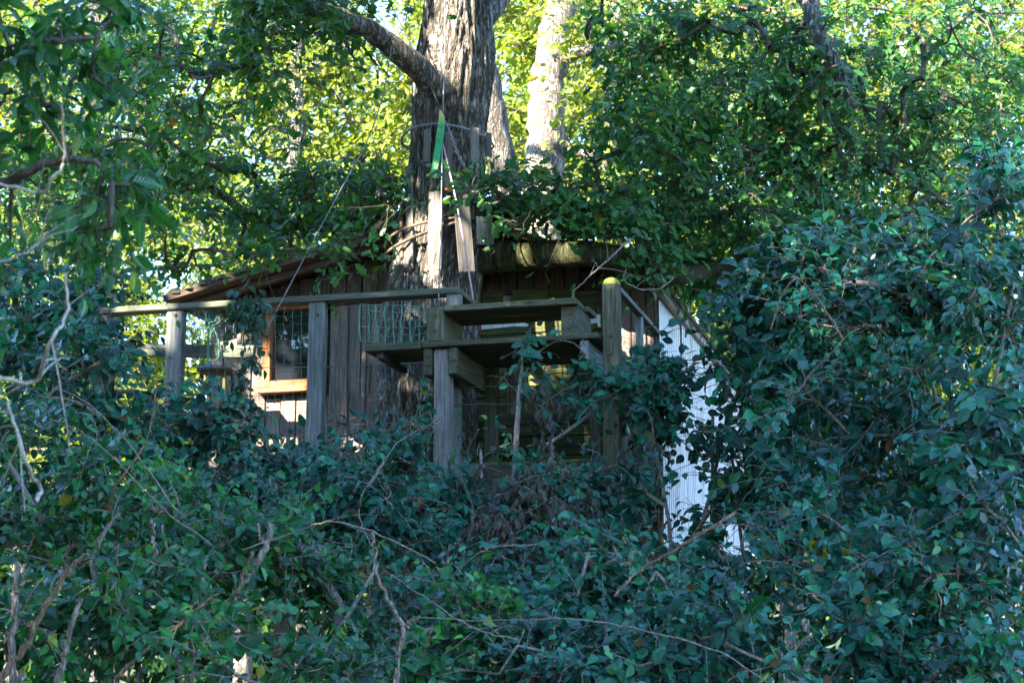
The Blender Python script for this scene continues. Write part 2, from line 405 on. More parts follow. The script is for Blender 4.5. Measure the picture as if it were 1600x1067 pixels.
# ------------------------------------------------------------------ what prunes the foliage: clear views cut by people, gaps the sun comes through
CLEAR = []       # (px0, py0, px1, py1, up to distance Y, share removed)
SUNGAPS = []     # (point, radius)
def prune(P):
    keep = np.ones(len(P), bool)
    x, y, d = project(P)
    r = rng.random(len(P))
    for x0, y0, x1, y1, Y, s in CLEAR:
        keep &= ~((x > x0) & (x < x1) & (y > y0) & (y < y1) & (P[:, 1] < Y) & (r < s))
    for p, rad in SUNGAPS:
        q = P - p; t = q @ TO_SUN
        dist = np.linalg.norm(q - t[:, None] * TO_SUN, axis=1)
        keep &= ~((t > .12) & (dist < rad * (1 + .02 * t)))
    for p, dr, rad in LOOKGAPS:
        q = P - p; t = q @ dr; dist = np.linalg.norm(q - t[:, None] * dr, axis=1)
        keep &= ~((t > .5) & (dist < rad * (.6 + .06 * t)) & (r < .8))
    return keep

# ------------------------------------------------------------------ plants
PLANTS = []
def nrm(a): return a / (np.linalg.norm(a, axis=-1, keepdims=True) + 1e-9)
FACE = nrm(np.array([0.15, -.55, .75]))
def sprays(S, D, L, K, size, droop=.25, sidew=.8, flat=.45, hang=.25, tw_r=.003, face=FACE):
    """twigs from S along D with K leaves each -> twig paths and leaf frames"""
    N = len(S)
    t = np.linspace(.12, 1, K)
    p = S[:, None] + D[:, None] * (L[:, None, None] * t[None, :, None])
    p[..., 2] -= droop * L[:, None] * t[None] ** 2
    wob = rng.normal(0, .03, (N, K, 3)) * L[:, None, None]
    p = p + wob
    tan = nrm(np.gradient(p, axis=1))
    upj = nrm(face + rng.normal(0, .35, (N, 1, 3)))
    side = nrm(np.cross(tan, np.broadcast_to(upj, tan.shape)))
    sgn = np.where(np.arange(K) % 2 == 0, 1., -1.)[None, :, None]
    sgn = np.broadcast_to(sgn, (N, K, 1)).copy(); sgn[:, -1] *= .15
    ax = nrm(tan * .65 + side * sgn * sidew + np.array([0, 0, -hang]) + rng.normal(0, .28, (N, K, 3)))
    nz = nrm(np.broadcast_to(face, ax.shape) + rng.normal(0, flat * .95, (N, 1, 3)) + rng.normal(0, flat * .75, ax.shape))
    yv = nrm(np.cross(nz, ax)); zv = np.cross(ax, yv)
    sz = size * rng.uniform(.62, 1.2, (N, K)) * (1 - .25 * t[None])
    paths = np.concatenate([S[:, None], p], 1)
    rad = tw_r * np.linspace(1.0, .35, K + 1)[None] * np.ones((N, 1))
    return paths, rad, p.reshape(-1, 3), ax.reshape(-1, 3), yv.reshape(-1, 3), zv.reshape(-1, 3), sz.reshape(-1)
def sample_blob(b):
    px, py, rx, ry, Y, dY, n = b
    out = []
    while len(out) < n:
        q = rng.uniform(-1, 1, 3)
        if q @ q > 1: continue
        out.append(at(px + q[0] * rx, py + q[1] * ry, Y + q[2] * dY))
    return np.array(out)
def skeleton(C, roots, r_tip=.004, power=.42, r_max=.05):
    """joins every clump centre to its nearest earlier node -> tubes"""
    d = np.min(np.linalg.norm(C[:, None] - roots[None], axis=2), axis=1)
    C = C[np.argsort(d)]
    nodes = np.vstack([roots, C]); nr = len(roots); par = np.full(len(nodes), -1)
    for i in range(nr, len(nodes)):
        dd = np.linalg.norm(nodes[:i] - nodes[i], axis=1) + .25 * np.maximum(0, nodes[:i, 2] - nodes[i, 2])
        par[i] = np.argmin(dd)
    cnt = np.ones(len(nodes))
    for i in range(len(nodes) - 1, nr - 1, -1): cnt[par[i]] += cnt[i]
    rad = np.minimum(r_max, r_tip * cnt ** power)
    K = 6; t = np.linspace(0, 1, K)[None, :, None]
    a = nodes[par[nr:]]; b = nodes[nr:]
    mid = (a + b) / 2 + rng.normal(0, .12, a.shape) * np.linalg.norm(b - a, axis=1, keepdims=True); mid[:, 2] += .06 * np.linalg.norm(b - a, axis=1)
    path = (1 - t) ** 2 * a[:, None] + 2 * t * (1 - t) * mid[:, None] + t ** 2 * b[:, None]
    rr = rad[nr:, None] * np.linspace(1.25, 1.0, K)[None]
    out = nrm(b - a)
    return C, out, path, rr
def plant(root, blobs, roots, tmpl, mats, size, tw=(7, .35, 8), indiv=0, droop=.25, hang=.25, flat=.45, sidew=.8, fname='foliage', r_tip=.004, r_max=.05, outmix=.6, bmat=None, up=.25, variants=None, face=FACE, clump=.5, tw_r=.0028, keep_all=False, voids=None):
    C = np.vstack([sample_blob(b) for b in blobs])
    if voids is not None: C = C[np.array([mnoise.noise((p[0] * 1.9 + 5, p[1] * 1.2, p[2] * 2.2)) > voids for p in C])]
    C, out, path, rr = skeleton(C, np.asarray(roots, float).reshape(-1, 3), r_tip, r_max=r_max)
    nt_, L, K = tw
    N = len(C) * nt_
    S = np.repeat(C, nt_, 0) - np.repeat(out, nt_, 0) * rng.uniform(0, clump, (N, 1)) * L
    D = nrm(np.repeat(out, nt_, 0) * outmix + rng.normal(0, .75, (N, 3)) + np.array([0, 0, up]))
    LL = L * rng.uniform(.55, 1.25, N)
    tp, tr, P, X, Y, Z, sz = sprays(S, D, LL, K, size, droop, sidew, flat, hang, tw_r, face)
    sz = sz * np.repeat(np.clip(np.exp(rng.normal(-.02, .24, len(C))), .62, 1.32), nt_ * K)
    tint = np.clip(np.repeat(rng.random(len(C)), nt_ * K) * .55 + rng.random(len(P)) * .45 + np.where(rng.random(len(P)) < .03, .3, 0), 0, 1)
    k = prune(P + X * sz[:, None] * .5)
    if keep_all: k[:] = True
    # twigs that lost their leaves are cut back too
    kt = k.reshape(N, K).mean(1) > .35
    bx = prune(path[:, -2]) & prune(path[:, 2])
    verts1, f1 = tube_arrays(path[bx], rr[bx], 5)
    parts = [(verts1, f1)]
    if kt.any():
        v2, f2 = tube_arrays(tp[kt][:, ::2] if K > 4 else tp[kt], tr[kt][:, ::2] if K > 4 else tr[kt], 3); parts.append((v2, f2))
    vs = np.vstack([p[0] for p in parts]); off = 0; fs = []
    for v_, f_ in parts: fs.append(f_ + off); off += len(v_)
    mk('branches', vs, [np.vstack(fs)], bmat or M_TWIG, root, smooth=True, kind='stuff')
    PLANTS.append(dict(root=root, P=P[k], X=X[k], Y=Y[k], Z=Z[k], s=sz[k], c=tint[k], tmpl=tmpl, mats=mats, indiv=indiv, fname=fname, variants=variants or [tmpl]))
    return C
def finish_plants():
    """the largest leaves in view become objects of their own, the rest of each plant one mass"""
    sel = [i for i, p in enumerate(PLANTS)]
    allP = np.vstack([PLANTS[i]['P'] + PLANTS[i]['X'] * PLANTS[i]['s'][:, None] * .5 for i in sel])
    own = np.concatenate([np.full(len(PLANTS[i]['P']), i) for i in sel]); idx = np.concatenate([np.arange(len(PLANTS[i]['P'])) for i in sel])
    size = np.concatenate([PLANTS[i]['s'] for i in sel]); nzv = np.vstack([PLANTS[i]['Z'] for i in sel])
    x, y, d = project(allP)
    view = nrm(allP - CAM); facing = np.abs(np.sum(view * nzv, 1))
    ok = (x > 4) & (x < 1596) & (y > 4) & (y < 1063)
    ci = (x // 9).astype(int) + 400 * (y // 9).astype(int)
    order = np.lexsort((d, ci)); order = order[ok[order]]
    first = np.ones(len(order), bool); first[1:] = ci[order][1:] != ci[order][:-1]
    vis = np.zeros(len(x), bool); vis[order[first]] = True
    score = np.where(vis, size / d * (.35 + facing), 0)
    for i, p in enumerate(PLANTS):
        m = np.where(own == i)[0]; s = score[m]; n = len(m)
        pick = np.zeros(n, bool)
        if p['indiv']:
            o = np.argsort(-s)[:p['indiv']]; o = o[s[o] > 0]; pick[o] = True
        root = p['root']; P, X, Y, Z, S = p['P'], p['X'], p['Y'], p['Z'], p['s']
        rest = ~pick
        tv, tf = p['tmpl']; k = len(tv)
        if rest.any():
            q = rest
            jw = rng.uniform(.8, 1.2, q.sum())[:, None, None]
            vv = P[q][:, None] + S[q][:, None, None] * (tv[None, :, :1] * X[q][:, None] + tv[None, :, 1:2] * jw * Y[q][:, None] + tv[None, :, 2:] * Z[q][:, None] * rng.uniform(.3, 1.7, q.sum())[:, None, None])
            ff = (np.arange(q.sum()) * k)[:, None, None] + tf[None]
            mk(p['fname'], vv.reshape(-1, 3), [ff.reshape(-1, 3)], p['mats'][0], root, smooth=k > 4, attr=np.repeat(p['c'][q] if 'c' in p else rng.random(q.sum()), k), kind='stuff')
        if pick.any():
            mes = [mesh_np('leaf', v_, [f_], p['mats'][1], smooth=True) for v_, f_ in p['variants']]
            Wi = W[root.name].inverted()
            for c, j in enumerate(np.where(pick)[0]):
                ob = bpy.data.objects.new('leaf', mes[c % len(mes)]); COL.objects.link(ob)
                ob.parent = root; ob['rnd'] = float(p['c'][j])
                a, b, z, s_, p_ = X[j], Y[j], Z[j], S[j], P[j]
                Mx = Matrix(((a[0] * s_, b[0] * s_, z[0] * s_, p_[0]), (a[1] * s_, b[1] * s_, z[1] * s_, p_[1]), (a[2] * s_, b[2] * s_, z[2] * s_, p_[2]), (0, 0, 0, 1)))
                ob.matrix_basis = Wi @ Mx

V_BROAD = [tmpl_twelve(w_, f_, c_, a_) for w_, f_, c_, a_ in ((.66, .10, .18, .06), (.60, .14, .3, -.08), (.72, .05, .08, .03), (.64, .16, .42, .1), (.58, .02, -.1, 0), (.46, .1, .3, .05), (.78, .08, .15, -.05))]
V_LONG = [tmpl_twelve(w_, f_, c_, a_) for w_, f_, c_, a_ in ((.44, .08, .2, .05), (.40, .12, .35, -.06), (.48, .05, .1, .03), (.42, .14, .5, .08))]
V_OAK = [tmpl_oak(.62, .07, .15), tmpl_oak(.56, .12, .32), tmpl_oak(.68, .03, .02)]
V_DRY = [tmpl_twelve(.44, .24, .5, .1), tmpl_twelve(.38, .34, .9, -.1), tmpl_twelve(.52, .18, .3, 0), tmpl_twelve(.46, .3, -.4, .15)]
T_BROAD = tmpl_six(.66, .09, .2); T_LONG = tmpl_six(.45, .09, .22); T_OAK = tmpl_oak(); T_BACK = tmpl_two(.62, .10); T_DRY = tmpl_six(.34, .22, .5)

# where the photograph shows the view kept open (trodden and trimmed round the platform), and where sun comes through
CLEAR += [
    (655, -20, 772, 250, 13.4, .97), (640, 250, 760, 300, 12.6, .45), (620, 335, 745, 450, 12.6, .93), (830, 0, 905, 90, 17, .6), (828, 90, 884, 262, 17, .72),
    (770, 0, 830, 240, 16, .9), (400, 60, 640, 250, 15.5, .62), (885, 60, 925, 230, 16, .7), (560, 0, 655, 130, 14, .75),
    (150, 466, 300, 500, 12.6, .92), (170, 500, 262, 560, 12.3, .45), (290, 500, 400, 590, 12.2, .85), (425, 470, 660, 640, 12.4, .95), (400, 478, 430, 640, 12.4, .6), (425, 640, 660, 672, 12.2, .78), (480, 640, 512, 690, 12.2, .9), (430, 625, 560, 695, 12.2, .82), (520, 690, 575, 722, 12.2, .85),
    (262, 475, 288, 600, 12.4, .9), (660, 440, 970, 560, 12.2, .96), (672, 540, 705, 720, 12, .9), (705, 560, 895, 640, 12, .93), (705, 640, 900, 700, 12, .88), (1318, 26, 1362, 70, 60, .75), (0, 400, 112, 605, 6.6, .8), (0, 175, 112, 305, 6.6, .7), (935, 430, 968, 560, 12, .98), (944, 610, 970, 740, 12, .7),
    (965, 440, 1032, 540, 12.6, .88), (1028, 440, 1095, 560, 12.6, .93), (1090, 500, 1150, 600, 12.8, .85), (1060, 560, 1112, 800, 12.6, .8), (1112, 600, 1170, 740, 13.8, .8), (1125, 815, 1172, 868, 13.8, .9), (160, 440, 720, 480, 12.3, .9), (745, 372, 985, 425, 12.75, .88), (700, 370, 1000, 470, 12.6, .60), (280, 400, 620, 460, 12.9, .55),
]
LOOKGAPS = [(hit3(458, 520, 0), nrm(np.array([-.6, -.83, .215])), .13), (hit3(445, 570, 0), nrm(np.array([-.6, -.83, .20])), .12), (hit3(470, 500, 0), nrm(np.array([-.585, -.83, .225])), .08)]
def gap(px, py, v, r): SUNGAPS.append((hit3(px, py, v), r))
for a in ((455, 606, 0, .15), (455, 655, 0, .14), (545, 700, 0, .2), (470, 690, 0, .1), (575, 560, 0, .05), (362, 545, 0, .12), (525, 495, 0, .08), (540, 620, 0, .06), (400, 610, 0, .10), (425, 650, 0, .08), (425, 540, 0, .06), (340, 580, -.4, .11),
          (780, 510, 0, .16), (850, 508, 0, .2), (735, 515, 0, .11), (872, 460, -.03, .13), (815, 462, -.03, .09), (850, 585, 0, .13), (820, 580, 0, .10), (710, 480, -1.3, .05), (690, 570, -1.38, .05), (700, 556, -1.38, .05), (895, 590, -.02, .05), (705, 455, -1, .05), (985, 515, 0, .14), (950, 440, -1.33, .10),
          (680, 405, -.7, .035), (640, 400, -.7, .03), (725, 412, -.7, .025), (680, 350, -.7, .02), (712, 40, -.6, .2), (728, 125, -.6, .2), (740, 195, -.6, .1), (690, 215, -.6, .05), (655, 290, -.6, .05), (668, 20, -.6, .07), (690, 555, -1.4, .04), (640, 480, -.6, .05)): gap(*a)
for px, py, Y, r in ((850, 130, 16.5, .2), (846, 225, 16.5, .26), (866, 50, 16.5, .12), (795, 195, 15, .07), (620, 75, 12.4, .14), (575, 45, 12.2, .1)): SUNGAPS.append((at(px, py, Y), r))

# ------------------------------------------------------------------ ground
def ground():
    n = 90; s = np.concatenate([-np.geomspace(900, 22, 22), np.linspace(-20, 40, 46), np.geomspace(44, 900, 22)])
    gx, gy = np.meshgrid(s, s, indexing='ij')
    gz = np.array([[mnoise.noise((x * .21, y * .21, 3)) * .12 for y in s] for x in s]) * (np.hypot(gx, gy) < 60) - .06
    v = np.stack([gx, gy, gz], -1).reshape(-1, 3); m = len(s)
    i, j = np.meshgrid(np.arange(m - 1), np.arange(m - 1), indexing='ij'); a = (i * m + j).ravel()
    o = mk('ground', v, [np.stack([a, a + m, a + m + 1, a + 1], 1)], M_SOIL, None, smooth=True); tag(o, kind='structure')
ground()

def hill():
    xs = np.linspace(-90, 90, 61); ys = np.linspace(37.5, 110, 26); gx, gy = np.meshgrid(xs, ys, indexing='ij')
    t = np.clip((gy - 37.5) / 22, 0, 1); h = 7.5 * (t * t * (3 - 2 * t)) ** .6
    gz = np.array([[h[i, j] * (1 + .12 * mnoise.noise((x * .05, y * .05, 1))) + .35 * mnoise.noise((x * .5, y * .5, 2)) for j, y in enumerate(ys)] for i, x in enumerate(xs)]) - .3
    m = len(ys); i, j = np.meshgrid(np.arange(len(xs) - 1), np.arange(m - 1), indexing='ij'); a = (i * m + j).ravel()
    tag(mk('hill', np.stack([gx, gy, gz], -1), [np.stack([a, a + m, a + m + 1, a + 1], 1)], plain('hillside undergrowth', (.022, .04, .014), .95, 0, .6, 3), None, smooth=True), kind='structure')
hill()
# ------------------------------------------------------------------ tree house
TH = empty('tree_house', loc(0, 0, 3.2), -TURN, 'brown plank tree house with shallow mossy roof and white corrugated side wall', 'tree house')
FLOOR = 3.2; UL, UR = -2.28, 1.02; DEEP = 4.15
AP_U, AP_Z = -.35, 5.236; EL_U, EL_Z = -2.5, 4.745; ER_U, ER_Z = 1.11, 4.66
def roof_z(u): return EL_Z + (AP_Z - EL_Z) * (u - EL_U) / (AP_U - EL_U) if u < AP_U else AP_Z + (ER_Z - AP_Z) * (u - AP_U) / (ER_U - AP_U)
WIN = (-1.86, -1.40, 4.12, 4.74); DOOR = (-.33, .68, 3.25, 4.52)
fw = lbox('front_wall', UL, UR, .055, .085, FLOOR, 4.62, M_DARKWOOD, TH, bevel=0)
u = UL
while u < UR - .03:
    wd = min(random.uniform(.105, .125), UR - u); c = u + wd / 2; zt = roof_z(c) - .05; pr = random.uniform(-.006, .006)
    spans = [(FLOOR - .12, zt)]
    if WIN[0] - .03 < c < WIN[1] + .03: spans = [(FLOOR - .12, WIN[2] - .075), (WIN[3] + .01, zt)]
    if DOOR[0] < c < DOOR[1]: spans = [(DOOR[3] + .01, zt)]
    for a, b in spans:
        if b - a < .06: continue
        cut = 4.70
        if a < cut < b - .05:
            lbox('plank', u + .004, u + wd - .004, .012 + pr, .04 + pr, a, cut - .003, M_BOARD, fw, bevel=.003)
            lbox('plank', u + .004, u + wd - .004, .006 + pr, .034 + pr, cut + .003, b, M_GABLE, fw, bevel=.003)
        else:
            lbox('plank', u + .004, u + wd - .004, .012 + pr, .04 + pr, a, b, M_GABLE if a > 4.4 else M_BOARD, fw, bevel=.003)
    u += wd
# cover strips over some joints
for px in (372, 415, 452, 540, 568): 
    uu = hit(px, 600, 0)[0]
    if WIN[0] - .05 < uu < WIN[1] + .05: continue
    lbox('cover_strip', uu - .018, uu + .018, -.012, .004, FLOOR, 4.69, M_BOARD, fw, bevel=.003)
# other walls
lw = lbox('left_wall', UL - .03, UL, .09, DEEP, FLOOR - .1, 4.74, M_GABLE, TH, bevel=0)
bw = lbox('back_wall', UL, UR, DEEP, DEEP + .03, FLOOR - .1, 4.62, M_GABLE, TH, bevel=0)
lbox('floor_panel', UL, UR, .09, DEEP, FLOOR - .06, FLOOR, M_DARKWOOD, TH, bevel=0)
# window
win = lbox('window', WIN[0], WIN[0] + .062, -.022, .05, WIN[2], WIN[3], M_ORANGE, TH, bevel=.004)
lbox('frame', WIN[1] - .055, WIN[1], -.022, .05, WIN[2], WIN[3], M_ORANGE, win, bevel=.004)
lbox('frame', WIN[0] + .062, WIN[1] - .055, -.020, .05, WIN[2], WIN[2] + .05, M_ORANGE, win, bevel=.004)
lbox('frame', WIN[0] + .062, WIN[1] - .055, -.020, .05, WIN[3] - .05, WIN[3], M_ORANGE, win, bevel=.004)
lbox('sill', WIN[0] - .02, WIN[1] + .02, -.07, .02, WIN[2] - .045, WIN[2] - .004, M_ORANGE, win, bevel=.004)
pc = [loc(WIN[0] + .05, .022, WIN[2] + .04), loc(WIN[1] - .045, .022, WIN[2] + .04), loc(WIN[1] - .045, .022, WIN[3] - .04), loc(WIN[0] + .05, .022, WIN[3] - .04)]
pcb = [p + V * .005 for p in pc]
mk('pane', np.array(pc + pcb), [BOX_F], M_GLASS, win)
# door of green boards with white strap hinge
door = lbox('door', DOOR[0], DOOR[1], .02, .05, DOOR[2], DOOR[3], M_DARKWOOD, TH, bevel=0)
z = DOOR[2]
while z < DOOR[3] - .02:
    h = min(random.uniform(.13, .16), DOOR[3] - z); lbox('plank', DOOR[0] + .005, DOOR[1] - .005, -.012 + random.uniform(-.004, .004), .018, z + .003, z + h - .003, M_DOOR, door, bevel=.004); z += h
def lpoly(name, pts, v, thick, mat, parent, label=None):
    """flat piece cut to an outline of pixels on the house's own plane v, with real thickness"""
    a = [hit(x, y, v) for x, y in pts]; n = len(a)
    f = np.array([loc(p[0], v, p[1]) for p in a]); b = np.array([loc(p[0], v + thick, p[1]) for p in a])
    i = np.arange(n); j = (i + 1) % n
    return mk(name, np.vstack([f, b]), [i[None, ::-1], (i + n)[None], np.stack([i, j, j + n, i + n], 1)], mat, parent, label=label)
lpoly('strap_hinge', [(752, 499), (800, 502), (822, 505), (826, 508), (822, 510), (800, 510), (752, 515)], -.022, .006, M_WHITE, door)
lpoly('hinge_pin', [(744, 495), (750, 495), (750, 528), (744, 528)], -.03, .016, M_RED, door)
lpoly('latch', [(921, 491), (938, 491), (938, 503), (921, 506)], -.022, .006, M_WHITE, door); 
lpoly('latch_lever', [(931, 500), (936, 499), (939, 509), (935, 511)], -.032, .008, M_WHITE, door)
# boards above the door
for x0, x1, y0, y1 in ((752, 786, 457, 474), (800, 858, 454, 473), (858, 896, 452, 471), (900, 938, 455, 488)):
    (a, z1), (b, z0) = hit(x0, y0, -.03), hit(x1, y1, -.03)
    lbox('header_board', a, b, -.045, -.018, z0, z1, M_DOOR if x0 < 890 else M_MOSSY, fw, bevel=.004)
(a, z1), (b, z0) = hit(893, 451, -.06), hit(898, 472, -.06)
lbox('white_strip', a, b, -.06, -.046, z0, z1, M_WHITE, fw, bevel=.002)
# corrugated side wall: separate sheets, each lapped over the next
sw = lbox('side_wall', UR - .06, UR - .01, .09, DEEP, FLOOR - .1, 4.6, M_DARKWOOD, TH, bevel=0)
def sheet(v0, v1, z0, z1, off, cut=0.0):
    off_ = np.arange(v0, v1, .076)[:, None] + np.array([0, .046, .052, .066])[None]
    vs = off_.ravel(); n = len(vs) - 1
    du = UR + .03 + off + np.tile([0, 0, -.024, -.024], len(off_))
    rows = []
    for k, zz in enumerate(np.linspace(0, 1, 7)):
        zt = z0 + (z1 - z0) * zz + (-.02 * (vs - v0) if k == 6 else 0)
        rows.append(np.array([loc(a, b, c) for a, b, c in zip(du + .006 * math.sin(zz * 5 + v0 * 3), vs, np.broadcast_to(zt, vs.shape))]))
    v = np.array(rows).reshape(-1, 3); m = n + 1
    i, j = np.meshgrid(np.arange(6), np.arange(n), indexing='ij'); a = (i * m + j).ravel()
    o = mk('corrugated_sheet', v, [np.stack([a, a + m, a + m + 1, a + 1][::-1], 1)], M_SHEET, sw, smooth=False)
    md = o.modifiers.new('thickness', 'SOLIDIFY'); md.thickness = .002
for k, (a, b, z0, z1) in enumerate(((0.0, .86, 2.92, 4.66), (.82, 1.72, 2.90, 4.66), (1.68, 2.55, 2.86, 4.62), (2.5, 3.36, 2.90, 4.64), (3.3, 4.16, 2.88, 4.63))):
    sheet(a, b, z0, z1, .004 * (k % 2))
lbox('corner_trim', UR - .012, UR + .008, -.03, -.0, 2.9, 4.62, M_GABLE, sw)
lbox('eave_timber', UR + .034, UR + .075, -.1, DEEP + .1, 4.60, 4.65, M_PALE, sw)
# roof: decking boards seen from below, a dark felt sheet over them, barge boards
V0, V1 = -.32, DEEP + .25
def roof_side(ua, za, ub, zb, name):
    t = np.array([ub - ua, 0, zb - za]); ln = np.linalg.norm(t); n_ = np.array([-t[2], 0, t[0]]) / ln
    if n_[2] < 0: n_ = -n_
    def P(s, v, h): return loc(ua + t[0] * s + n_[0] * h, v, za + t[2] * s + n_[2] * h)
    c = [P(0, V0, .0), P(1, V0, .0), P(1, V1, .0), P(0, V1, .0), P(0, V0, .022), P(1, V0, .022), P(1, V1, .022), P(0, V1, .022)]
    felt = mk(name, np.array(c), [BOX_F], M_DARKWOOD, TH)
    nb = 24; L = V1 - V0
    for k in range(nb):
        a = V0 + L * k / nb; b = V0 + L * (k + 1) / nb
        if a > 2.2: break
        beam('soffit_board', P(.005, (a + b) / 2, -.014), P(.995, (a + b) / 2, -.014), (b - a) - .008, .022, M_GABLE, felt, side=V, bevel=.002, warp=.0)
    beam('barge_board', P(0, V0 - .012, .0), P(1, V0 - .012, .0), .05, .022, M_GABLE, felt, side=np.cross(V, nrm(P(1, 0, 0) - P(0, 0, 0))), bevel=.003)
    # moss cushions along the front edge and over the felt
    vv, ff, o_ = [], [], 0
    for k in range(520 if name.startswith('left') else 60):
        s = rng.random(); v_ = V0 + (abs(rng.normal(0, .10)) if k < 430 else rng.uniform(0, 2.5)) - .02; r_ = rng.uniform(.018, .05) * (1 if name.startswith('left') else .4)
        c_ = P(s, v_, .022); th = np.arange(7) * 2 * math.pi / 7
        ring = np.array([c_ + r_ * (U * math.cos(x) + V * math.sin(x)) * rng.uniform(.7, 1.2) - np.array([0, 0, .012]) for x in th])
        ring2 = np.array([c_ + r_ * .6 * (U * math.cos(x) + V * math.sin(x)) + np.array([0, 0, r_ * .55]) for x in th])
        top = c_ + np.array([0, 0, r_ * .8])
        vv.append(np.vstack([ring, ring2, top[None]])); i = np.arange(7); j = (i + 1) % 7
        ff.append(np.vstack([np.stack([i, j, j + 7, i + 7], 1)]) + o_); ff.append(np.stack([i + 7, j + 7, np.full(7, 14), np.full(7, 14)], 1)[:, :3] + o_); o_ += 15
    q = [f for f in ff if f.shape[1] == 4]; t3 = [f for f in ff if f.shape[1] == 3]
    mk('moss', np.vstack(vv), [np.vstack(q), np.vstack(t3)], M_MOSSROOF, felt, smooth=True, kind='stuff')
M_MOSSROOF = plain('roof moss', (.065, .06, .025), .95, 0, .5, 40)
roof_side(EL_U, EL_Z, AP_U, AP_Z, 'left_roof_slope')
roof_side(ER_U, ER_Z, AP_U, AP_Z, 'right_roof_slope')
for k in range(4):
    uu = -2.1 + k * .52
    beam('rafter', loc(EL_U + .03, V0 + .12 + k * .55, EL_Z - .05), loc(AP_U, V0 + .12 + k * .55, AP_Z - .05), .05, .045, M_GABLE, TH, side=V)

# ------------------------------------------------------------------ deck in front of the cabin
DK = empty('deck', loc(-.6, -.7, FLOOR), -TURN, 'timber deck carrying the railing and lookout in front of the tree house', 'deck')
v = -1.42
while v < -.02:
    lbox('deck_board', -2.7, 1.06, v, v + .115, FLOOR - .03, FLOOR, M_MOSSY, DK, bevel=.003); v += .12
lbox('front_beam', -2.7, 1.06, -1.475, -1.425, FLOOR - .13, FLOOR + .0, M_MOSSY, DK)
for uu in (-2.5, -1.6, -.7, .2, .9): lbox('joist', uu, uu + .05, -1.41, 4.1, FLOOR - .15, FLOOR - .035, M_DARKWOOD, DK)
for uu, vv in ((-2.4, -1.3), (-1.2, -1.3), (-2.2, 1.2), (.9, 1.0), (-2.2, 4.0), (.9, 4.0), (-.7, 2.8)): lbox('support_post', uu, uu + .11, vv, vv + .11, -.2, FLOOR - .16, M_DARKWOOD, DK)

# ------------------------------------------------------------------ railing
RL = empty('railing', loc(-1.3, -.95, FLOOR), -TURN, 'algae green timber railing with wire mesh left of the lookout', 'railing')
ul, ur = hit(150, 486, -.95)[0], hit(722, 452, -.95)[0]
(zl, zr) = (hit(165, 488, -.95)[1], hit(720, 456, -.95)[1])
beam('top_rail', loc(ul, -.95, zl), loc(ur, -.95, zr), .12, .042, M_RAIL, RL, side=V, warp=.006)
for x0, x1 in ((262, 286), (484, 508), (699, 720)):
    a, b = hit(x0, 560, -.95)[0], hit(x1, 560, -.95)[0]
    lbox('post', a, b, -.99, -.91, FLOOR, zl - .022, M_GREY, RL)
lbox('post', ul + .02, ul + .11, -.99, -.91, FLOOR, zl - .022, M_GREY, RL)
beam('side_rail', loc(ur - .045, -.88, zr), loc(ur - .045, -.45, zr), .09, .04, M_RAIL, RL, side=U)
beam('low_rail', loc(ul, -.93, hit(200, 553, -.6)[1] - .03), loc(hit(398, 550, -.86)[0], -.86, hit(398, 550, -.86)[1]), .05, .085, M_RAIL, RL, side=V)
def net(name, corners, nx, ny, r, mat, parent, sag=.0, jit=.004, wave=0.0, v=None):
    """square mesh of wires on four corner points (bl, br, tr, tl)"""
    bl, br, tr, tl = [np.asarray(c, float) for c in corners]
    s, t = np.meshgrid(np.linspace(0, 1, nx + 1), np.linspace(0, 1, ny + 1), indexing='ij')
    s_, t_ = s[..., None], t[..., None]
    G_ = bl * (1 - s_) * (1 - t_) + br * s_ * (1 - t_) + tr * s_ * t_ + tl * (1 - s_) * t_
    G_ = G_ + rng.normal(0, jit, G_.shape) + V * (wave * np.sin(s_ * 5 + t_ * 3))
    G_[..., 2] -= sag * 4 * s * (1 - s) * (1 - t * .5)
    va, fa = tube_arrays(G_, np.full(G_.shape[:2], r), 3)
    Gt = np.swapaxes(G_, 0, 1); vb, fb = tube_arrays(Gt, np.full(Gt.shape[:2], r), 3)
    return mk(name, np.vstack([va, vb]), [np.vstack([fa, fb + len(va)])], mat, parent, kind='stuff')
def lc(px, py, v): return hit3(px, py, v)
net('wire_mesh', [lc(287, 700, -.94), lc(484, 708, -.94), lc(484, 468, -.94), lc(287, 478, -.94)], 15, 19, .0014, M_WIRE, RL)
net('wire_mesh', [lc(508, 735, -.94), lc(668, 735, -.94), lc(668, 470, -.94), lc(508, 468, -.94)], 12, 20, .0014, M_WIRE, RL)
for y_ in (571, 663):
    a, b = lc(287, y_ + 3, -.935), lc(676, y_ - 5, -.935); vv_, ff_ = tube_arrays(smooth_path([a, (a + b) / 2 - np.array([0, 0, .015]), b], 12)[None], np.full((1, 12), .004), 5)
    mk('wire', vv_, [ff_], M_WIRE, RL)
gn = net('netting', [lc(564, 534, -1.3), lc(668, 532, -1.38), lc(668, 478, -1.38), lc(562, 474, -1.0)], 8, 5, .0038, M_NET, None, sag=.012, jit=.005)
del gn['kind']; tag(gn, 'green square mesh net hanging above the shelf beside the lookout', 'net')
gn = net('netting', [lc(290, 525, -.98), lc(330, 528, -.98), lc(345, 480, -.95), lc(288, 482, -.95)], 9, 8, .003, M_NET, None, sag=.05, jit=.010, wave=.03)
del gn['kind']; tag(gn, 'tangled green net hung under the rail beside the left post', 'net')
